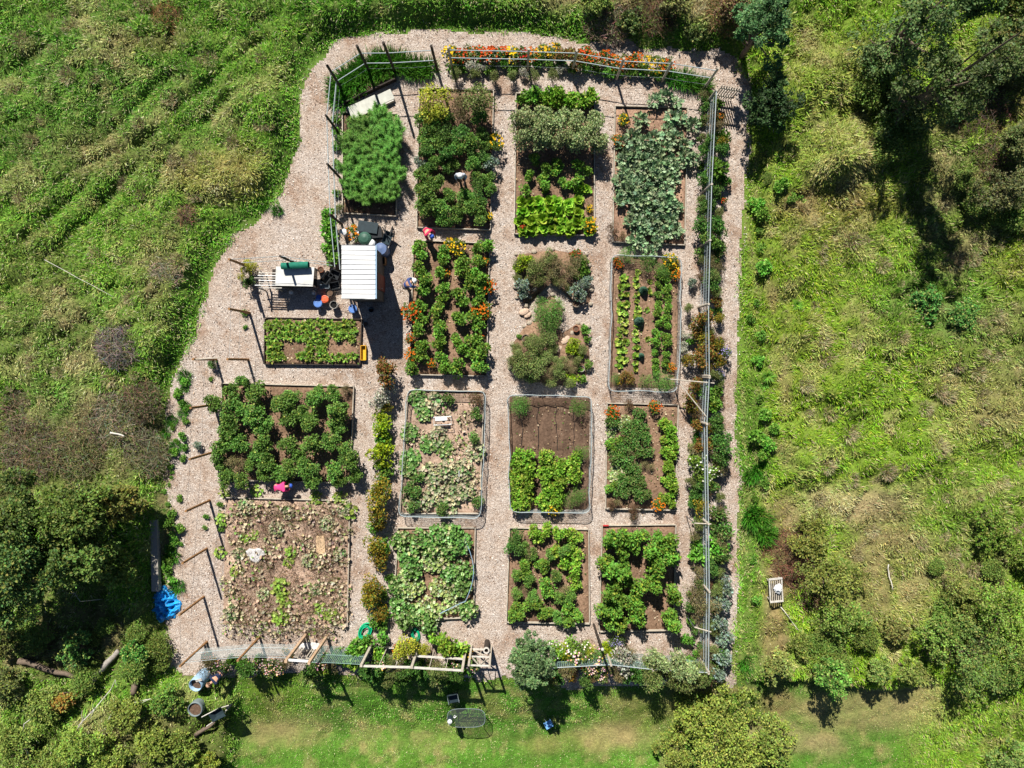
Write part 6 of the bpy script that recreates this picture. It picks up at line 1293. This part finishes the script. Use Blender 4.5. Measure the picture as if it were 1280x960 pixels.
tree(952, 38, 5.2, 1.7, (74, 108, 62), 'dense dark green tree at the top right bend of the path', 11000, .12, ((110, 140, 84), .2), asp=1.2)
tree(962, 128, 3.4, 1.3, (62, 94, 50), 'dark green tree in shadow just below the tree at the bend', 7000, .12, asp=1.3)
tree(1140, 42, 8., 2.4, (84, 112, 58), 'tall pale leaved tree at the top edge casting the long shadow', 10000, .13, ((126, 144, 88), .25), skirt=12)
tree(1190, 98, 11., 2.5, (86, 108, 54), 'tall dark tree beside the long shadow, below the pale leaved one', 11000, .13, ((112, 130, 78), .2), skirt=9, hc=.5)
tree(1205, 0, 5.5, 1.5, (76, 104, 50), 'tall tree cut by the upper edge near the corner', 8000, .13)
tree(1268, 14, 4., 1.6, (92, 118, 50), 'broad tree in the top right corner', 8000, .13, ((120, 130, 60), .2))
tree(1245, 85, 2.6, 1.2, (104, 92, 56), 'brownish twiggy tree right of the long shadow', 6000, .11, ((84, 104, 50), .35))
tree(1266, 180, 2.6, 1.2, (96, 110, 60), 'grey green tree at the right edge above the meadow', 6500, .11, ((130, 130, 84), .25))
tree(1240, 240, 2.6, 1.4, (100, 104, 66), 'low brownish shrub tree at the right edge', 4500, .1, ((120, 126, 70), .3))
SH = [(1010, 665, 1.6, 1.4, (136, 146, 64), 'yellow green shrub above the bare twigs beside garden chair'), (1030, 715, 2.2, 1.9, (132, 146, 66), 'large yellow green shrub with bare brown twigs on its left'), (1045, 765, 1.8, 1.4, (112, 138, 56), 'green shrub at the foot of the large yellow green one'), (962, 828, 1.3, .95, (134, 140, 72), 'small round yellowish shrub on the lawn edge beside path'), (1028, 840, 2.4, 1.25, (104, 144, 58), 'bushy green small tree casting a lacy shadow on bare lawn'),
      (998, 800, 1., .7, (120, 136, 60), 'low shrub between the round one and the bushy one'), (1085, 828, 1.2, .7, (112, 130, 62), 'small shrub on the lawn edge, first right of bushy tree'), (1128, 832, 1.5, .8, (116, 132, 60), 'small shrub on the lawn edge, second right of bushy tree'), (1160, 790, 2., 1.4, (112, 142, 60), 'rounded green shrub left of the big dark based one'), (1205, 815, 2.8, 2., (112, 146, 70), 'big spreading green shrub casting a black shadow on the lawn'), (1245, 760, 2.4, 1.9, (116, 146, 56), 'broad green shrub at the lower right edge'),
      (1275, 810, 2., 1.5, (118, 148, 60), 'green shrub cut by the right edge above lawn'), (1255, 945, 1.8, 1.4, (110, 136, 66), 'shrub at the bottom right corner'), (1190, 740, 1.4, 1.3, (124, 136, 64), 'low yellowish shrub above the rounded ones'), (1270, 690, 1.5, 1.2, (110, 140, 50), 'dark green bush at right edge above broad shrub'), (1230, 655, 1.3, 1.3, (100, 136, 46), 'low green bush in the right meadow'), (1110, 780, 1., .8, (134, 136, 74), 'sparse olive bush among the dry grass'),
      (1150, 380, .8, 1., (84, 130, 56), 'low green shrub near the tip of the long shadow'), (1190, 395, .7, .9, (86, 128, 56), 'second low green shrub near the long shadow tip'), (905, 20, 1.2, .9, (120, 96, 70), 'brown brushwood bush at the top bend'), (870, 45, .9, .6, (88, 112, 56), 'small green bush on the edge of the top path'), (840, 12, 1., .9, (104, 100, 60), 'brownish bush at the top edge'), (745, 14, 1., .9, (104, 124, 50), 'green bush at the top edge left of brushwood'), (790, 30, .8, .8, (76, 104, 50), 'dark low bush beside the top path')]
for a, b, h_, r_, c_, l in SH: tree(a, b, h_, r_, c_, l, int(1500+1500*r_), .1, ((150, 160, 84), .2), hc=.55, name='shrub', cat='shrub', lumps=int(12+6*r_), flat=1.1)
tree(905, 918, 2.6, 2.9, (136, 152, 62), 'wide light olive shrub mass at the bottom edge right of centre', 13000, .11, ((168, 176, 86), .3), hc=.5, name='shrub', cat='shrub', lumps=44)
tree(858, 888, 1.6, 1.1, (126, 146, 58), 'smaller olive shrub on the lawn side of the wide mass', 3500, .1, ((160, 170, 84), .3), hc=.5, name='shrub', cat='shrub', lumps=16)
tree(845, 940, 1.8, 1.3, (132, 148, 62), 'olive shrub cut by the bottom edge beside the wide mass', 4000, .1, ((160, 170, 84), .3), hc=.5, name='shrub', cat='shrub', lumps=18)
tree(955, 925, 2.2, 1.5, (128, 148, 62), 'olive shrub adjoining the wide mass on the right', 5000, .11, ((160, 170, 84), .3), hc=.5, name='shrub', cat='shrub', lumps=22)
tree(662, 826, 3.6, 1.3, (92, 118, 72), 'tall round grey green shrub at the lawn end of central path', 17000, .1, ((124, 148, 96), .25), hc=.55, name='shrub', cat='shrub', lumps=44, flat=1.2)
for a, b, h_, r_, c_, l, n_ in ((30, 640, 5.2, 2.4, (82, 112, 48), 'broad green tree at the left edge', 10000), (105, 632, 4.8, 2.3, (94, 122, 50), 'yellowish green tree beside the brown scrub', 10000), (55, 700, 5.6, 2.5, (80, 118, 58), 'large tree with grey green crown above the black shade', 11000), (112, 692, 4.4, 2., (94, 124, 56), 'second tree from the grey timber beam', 9500), (160, 625, 2.8, 1.2, (114, 112, 52), 'brownish tree close to the left path', 5000), (12, 740, 4.6, 1.8, (76, 108, 52), 'dark tree at the left edge above shade', 7000), (160, 705, 2., 1.0, (100, 122, 50), 'small tree just left of the timber beam', 5000)):
    tree(a, b, h_, r_, c_, l, n_, .14, ((128, 142, 66), .22))
for i, (a, b, h_, r_, c_, l) in enumerate(((105, 805, 1.5, .9, (80, 122, 56), 'bright shrub alone in the black shade'), (178, 812, 1.2, .8, (74, 120, 48), 'green shrub in shade right of the pale log'), (20, 800, 1.4, 1., (100, 106, 60), 'dull shrub at the left edge under the trees'), (20, 850, 1.4, 1.1, (96, 110, 60), 'grey green shrub at the left edge below the shade'),
      (60, 880, 1.5, 1.3, (116, 136, 60), 'layered shrub below the dark logs'), (110, 915, 1.6, 1.4, (124, 144, 56), 'layered yellow green shrub at the bottom, left of white branches'), (30, 925, 1.6, 1.4, (112, 134, 58), 'layered shrub in the bottom left corner'), (170, 880, 1.4, 1.2, (122, 142, 60), 'layered shrub crossed by bleached branches'), (195, 925, 1.5, 1.3, (124, 142, 56), 'layered shrub at the bottom below the tub'), (235, 925, 1.2, 1., (110, 132, 52), 'low shrub at the bottom beside the lawn'), (80, 945, 1.4, 1.3, (116, 138, 56), 'shrub cut by the bottom edge left of centre of the thicket'), (145, 945, 1.4, 1.3, (126, 146, 58), 'bright shrub cut by the bottom edge'), (265, 945, 1., .8, (128, 140, 50), 'small yellow flecked shrub at the lawn corner'), (215, 870, 1., .8, (92, 132, 52), 'green shrub left of the pale blue barrel'), (90, 868, 1.2, .7, (150, 116, 50), 'orange tinged shrub below the black shade'))):
    tree(a, b, h_, r_, c_, l, int(2200+1500*r_), .1, ((158, 172, 84), .25), hc=.5, name='shrub', cat='shrub', lumps=int(14+8*r_), flat=.7)
def thicket(px, py, r, rgb, label, n=1500, h=.5, L_=.6, mixg=.15, name='brush_pile', cat='brush'):
    x, y = P(px, py); z = gz1(x, y); th = rand(n, 0, 6.28); q = r*np.sqrt(rand(n)); p = np.stack([np.cos(th)*q, np.sin(th)*q, h*(1-(q/r)**2)*rand(n, .1, 1)], 1)
    d = runit(n)*A([1, 1, .4]); e = empty(name, (x, y, z), label=label, cat=cat)
    Geo().stamp(TWIG, p-d*L_*.5, d, runit(n), L_*rand(n, .4, 1.3), jit(lin(rgb), n, .2), .022).build('twigs', DRY, e)
    m = int(n*mixg); th = rand(m, 0, 6.28); q = r*np.sqrt(rand(m)); p = np.stack([np.cos(th)*q, np.sin(th)*q, h*(1.05-(q/r)**2)*rand(m, .2, 1)], 1)
    if m: Geo().stamp(LEAF, p, runit(m), runit(m)+A([0, 0, .6]), .1*rand(m, .6, 1.3), jit(lin(104, 124, 60), m, .15)).build('leaves', VEG, e)
for a in ((162, 432, 1.2, (128, 116, 112), 'round pile of bare grey twigs in the left meadow', 1300, .6), (150, 525, 1.6, (138, 128, 108), 'sprawling brushwood heap above the left trees', 1800, .6), (185, 500, 1.1, (124, 110, 88), 'brown scrub heap close to the chip path', 1100, .6), (50, 560, 1.7, (132, 120, 98), 'grey brown scrub at the left edge above the trees', 1600, .5), (105, 560, 1.5, (122, 112, 86), 'tangled scrub between the left trees and brush heap', 1500, .5), (185, 565, 1.3, (130, 124, 100), 'scrub tangle between trees and left path', 1400, .6), (20, 510, 1.2, (140, 126, 104), 'dry scrub patch at the left edge', 900, .35),
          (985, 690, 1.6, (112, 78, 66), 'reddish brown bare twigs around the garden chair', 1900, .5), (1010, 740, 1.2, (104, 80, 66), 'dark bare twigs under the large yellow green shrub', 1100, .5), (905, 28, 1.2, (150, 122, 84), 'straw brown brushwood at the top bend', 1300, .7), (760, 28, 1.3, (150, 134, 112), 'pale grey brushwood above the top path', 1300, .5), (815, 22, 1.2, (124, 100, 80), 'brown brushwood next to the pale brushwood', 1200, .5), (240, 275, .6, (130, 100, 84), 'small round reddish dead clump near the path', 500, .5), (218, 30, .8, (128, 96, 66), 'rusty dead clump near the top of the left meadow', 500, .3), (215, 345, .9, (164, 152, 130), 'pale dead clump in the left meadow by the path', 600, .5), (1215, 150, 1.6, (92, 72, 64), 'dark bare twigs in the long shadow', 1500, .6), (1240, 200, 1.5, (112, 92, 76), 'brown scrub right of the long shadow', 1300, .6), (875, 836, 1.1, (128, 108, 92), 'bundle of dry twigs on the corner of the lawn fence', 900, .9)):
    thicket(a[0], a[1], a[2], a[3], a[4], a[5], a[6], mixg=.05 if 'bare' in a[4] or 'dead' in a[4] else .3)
for i, (a, b) in enumerate(((1092, 98), (1108, 128), (1084, 78), (1125, 148), (1105, 165), (1130, 172), (1100, 190), (1080, 120))):
    put('wildbush', a, b, rng.uniform(.6, .9), ORD[i]+' of the leafy wild shrubs around the feet of the tall shadow casting trees', 'shrub', 'shrubs at the feet of the tall trees')
# bleached dead branches over the lower left thicket
def branch(pts, label, r=.035, z=1.3, tw=6):
    W = [(*P(a, b, z), z+rng.uniform(-.15, .15)) for a, b in pts]; W[0] = (W[0][0], W[0][1], gz1(W[0][0], W[0][1])); g = Geo().tube(W, np.linspace(r, r*.35, len(W)), 6)
    for k in range(tw): i = rng.integers(1, len(W)); p = A(W[i]); q = p+runit(1)[0]*A([.5, .5, .25]); g.tube([tuple(p), tuple((p+q)/2+A([0, 0, .05])), tuple(q)], [r*.4, r*.3, r*.12], 4)
    tag(g.build('dead_branch', M('bleached')), label, 'branch')
branch([(84, 930), (100, 905), (120, 885), (138, 862), (146, 848)], 'long bleached branch slanting up towards the pale log')
branch([(130, 905), (145, 885), (165, 878), (190, 872)], 'bleached branch lying towards the barrel'); branch([(28, 955), (28, 925), (30, 905), (50, 890)], 'grey bare branch in the bottom left corner'); branch([(75, 940), (92, 920), (104, 900)], 'short bleached branch beside the long one', .025)
branch([(95, 768), (100, 752), (92, 742)], 'pale dead twig between the left tree crowns', .02, 2.5, 3); log((70, 328), (160, 374), .013, 'thin straight pale stick lying in the left meadow', 'bleached', .35); log((155, 538), (172, 542), .05, 'pale log on the brushwood heap', 'bleached', .55)
log((1100, 700), (1102, 730), .03, 'thin pale stick standing out in the dry grass on the right', 'bleached', .3)
pts = []
while len(pts) < 12:
    a, b = rng.uniform(1000, 1275), rng.uniform(650, 850)
    if b > 740+.0*a or rng.random() < .5: pts.append((a, b, rng.uniform(.5, 1.)))
rowput('wildbush', pts, 'low wild shrub', 'the shrubby slope above the right lawn', 'shrub', s=.9, z=None, rowh=18)
rowput('wildbush', [(rng.uniform(1180, 1275), rng.uniform(60, 280), rng.uniform(.6, 1.)) for _ in range(9)], 'low wild shrub', 'the brown scrub right of the long shadow', 'shrub', s=.9, z=None, rowh=18)
rowput('wildbush', [(rng.uniform(5, 200), rng.uniform(760, 850), rng.uniform(.5, .9)) for _ in range(14)], 'low wild shrub', 'the black shade under the left trees', 'shrub', s=.8, z=None, rowh=18)
# pale straw tussocks dotted over the meadows
pts = [(rng.uniform(5, 350), rng.uniform(5, 520)) for _ in range(75)]+[(rng.uniform(1000, 1270), rng.uniform(300, 740)) for _ in range(70)]
pts = [p for p in pts if poly_dist(A([p[0]]), A([p[1]]), OUT)[0] > 30]
for a, b in pts: put('paletuft', a, b, rng.uniform(.25, .62), 'pale straw coloured grass tussock standing out of the green meadow', 'grass tussock', 'straw tussocks in the meadows')

# ------------------------------------------------------------------ camera, light, sky
sc = bpy.context.scene
cam = bpy.data.cameras.new('camera'); co = bpy.data.objects.new('camera', cam); col.objects.link(co)
cam.sensor_width = 36; cam.lens = 36*H/(1280/PX); cam.clip_end = 2000; cam.clip_start = .5
co.location = (NAX, NAY, H); co.rotation_euler = (0, 0, 0); cam.shift_y = -25/1280; sc.camera = co
el = math.atan(TANE); az = math.atan2(-SY, -SX)           # towards the sun
import mathutils
sd = bpy.data.lights.new('sun', 'SUN'); so = bpy.data.objects.new('sun', sd); col.objects.link(so)
sd.energy = 5.0; sd.angle = math.radians(.5); sd.color = (1, .95, .87)
dv = mathutils.Vector((SX, SY, -math.hypot(SX, SY)*TANE)); so.rotation_euler = dv.to_track_quat('-Z', 'Y').to_euler()
w = bpy.data.worlds.new('World'); sc.world = w; w.use_nodes = True; nt = w.node_tree
sky = nt.nodes.new('ShaderNodeTexSky'); sky.sky_type = 'NISHITA'; sky.sun_disc = False; sky.air_density = .6; sky.dust_density = .1; sky.ozone_density = 1.; sky.altitude = 900; sky.sun_elevation = el
sky.sun_rotation = math.radians(90)-az
bg = nt.nodes['Background']; bg.inputs[1].default_value = .05; nt.links.new(sky.outputs[0], bg.inputs[0])
sc.view_settings.view_transform = 'Standard'; sc.view_settings.look = 'None'; sc.view_settings.exposure = .55; sc.view_settings.gamma = 1
sc.cycles.max_bounces = 6; sc.cycles.diffuse_bounces = 1; sc.cycles.transparent_max_bounces = 8; sc.cycles.use_denoising = True
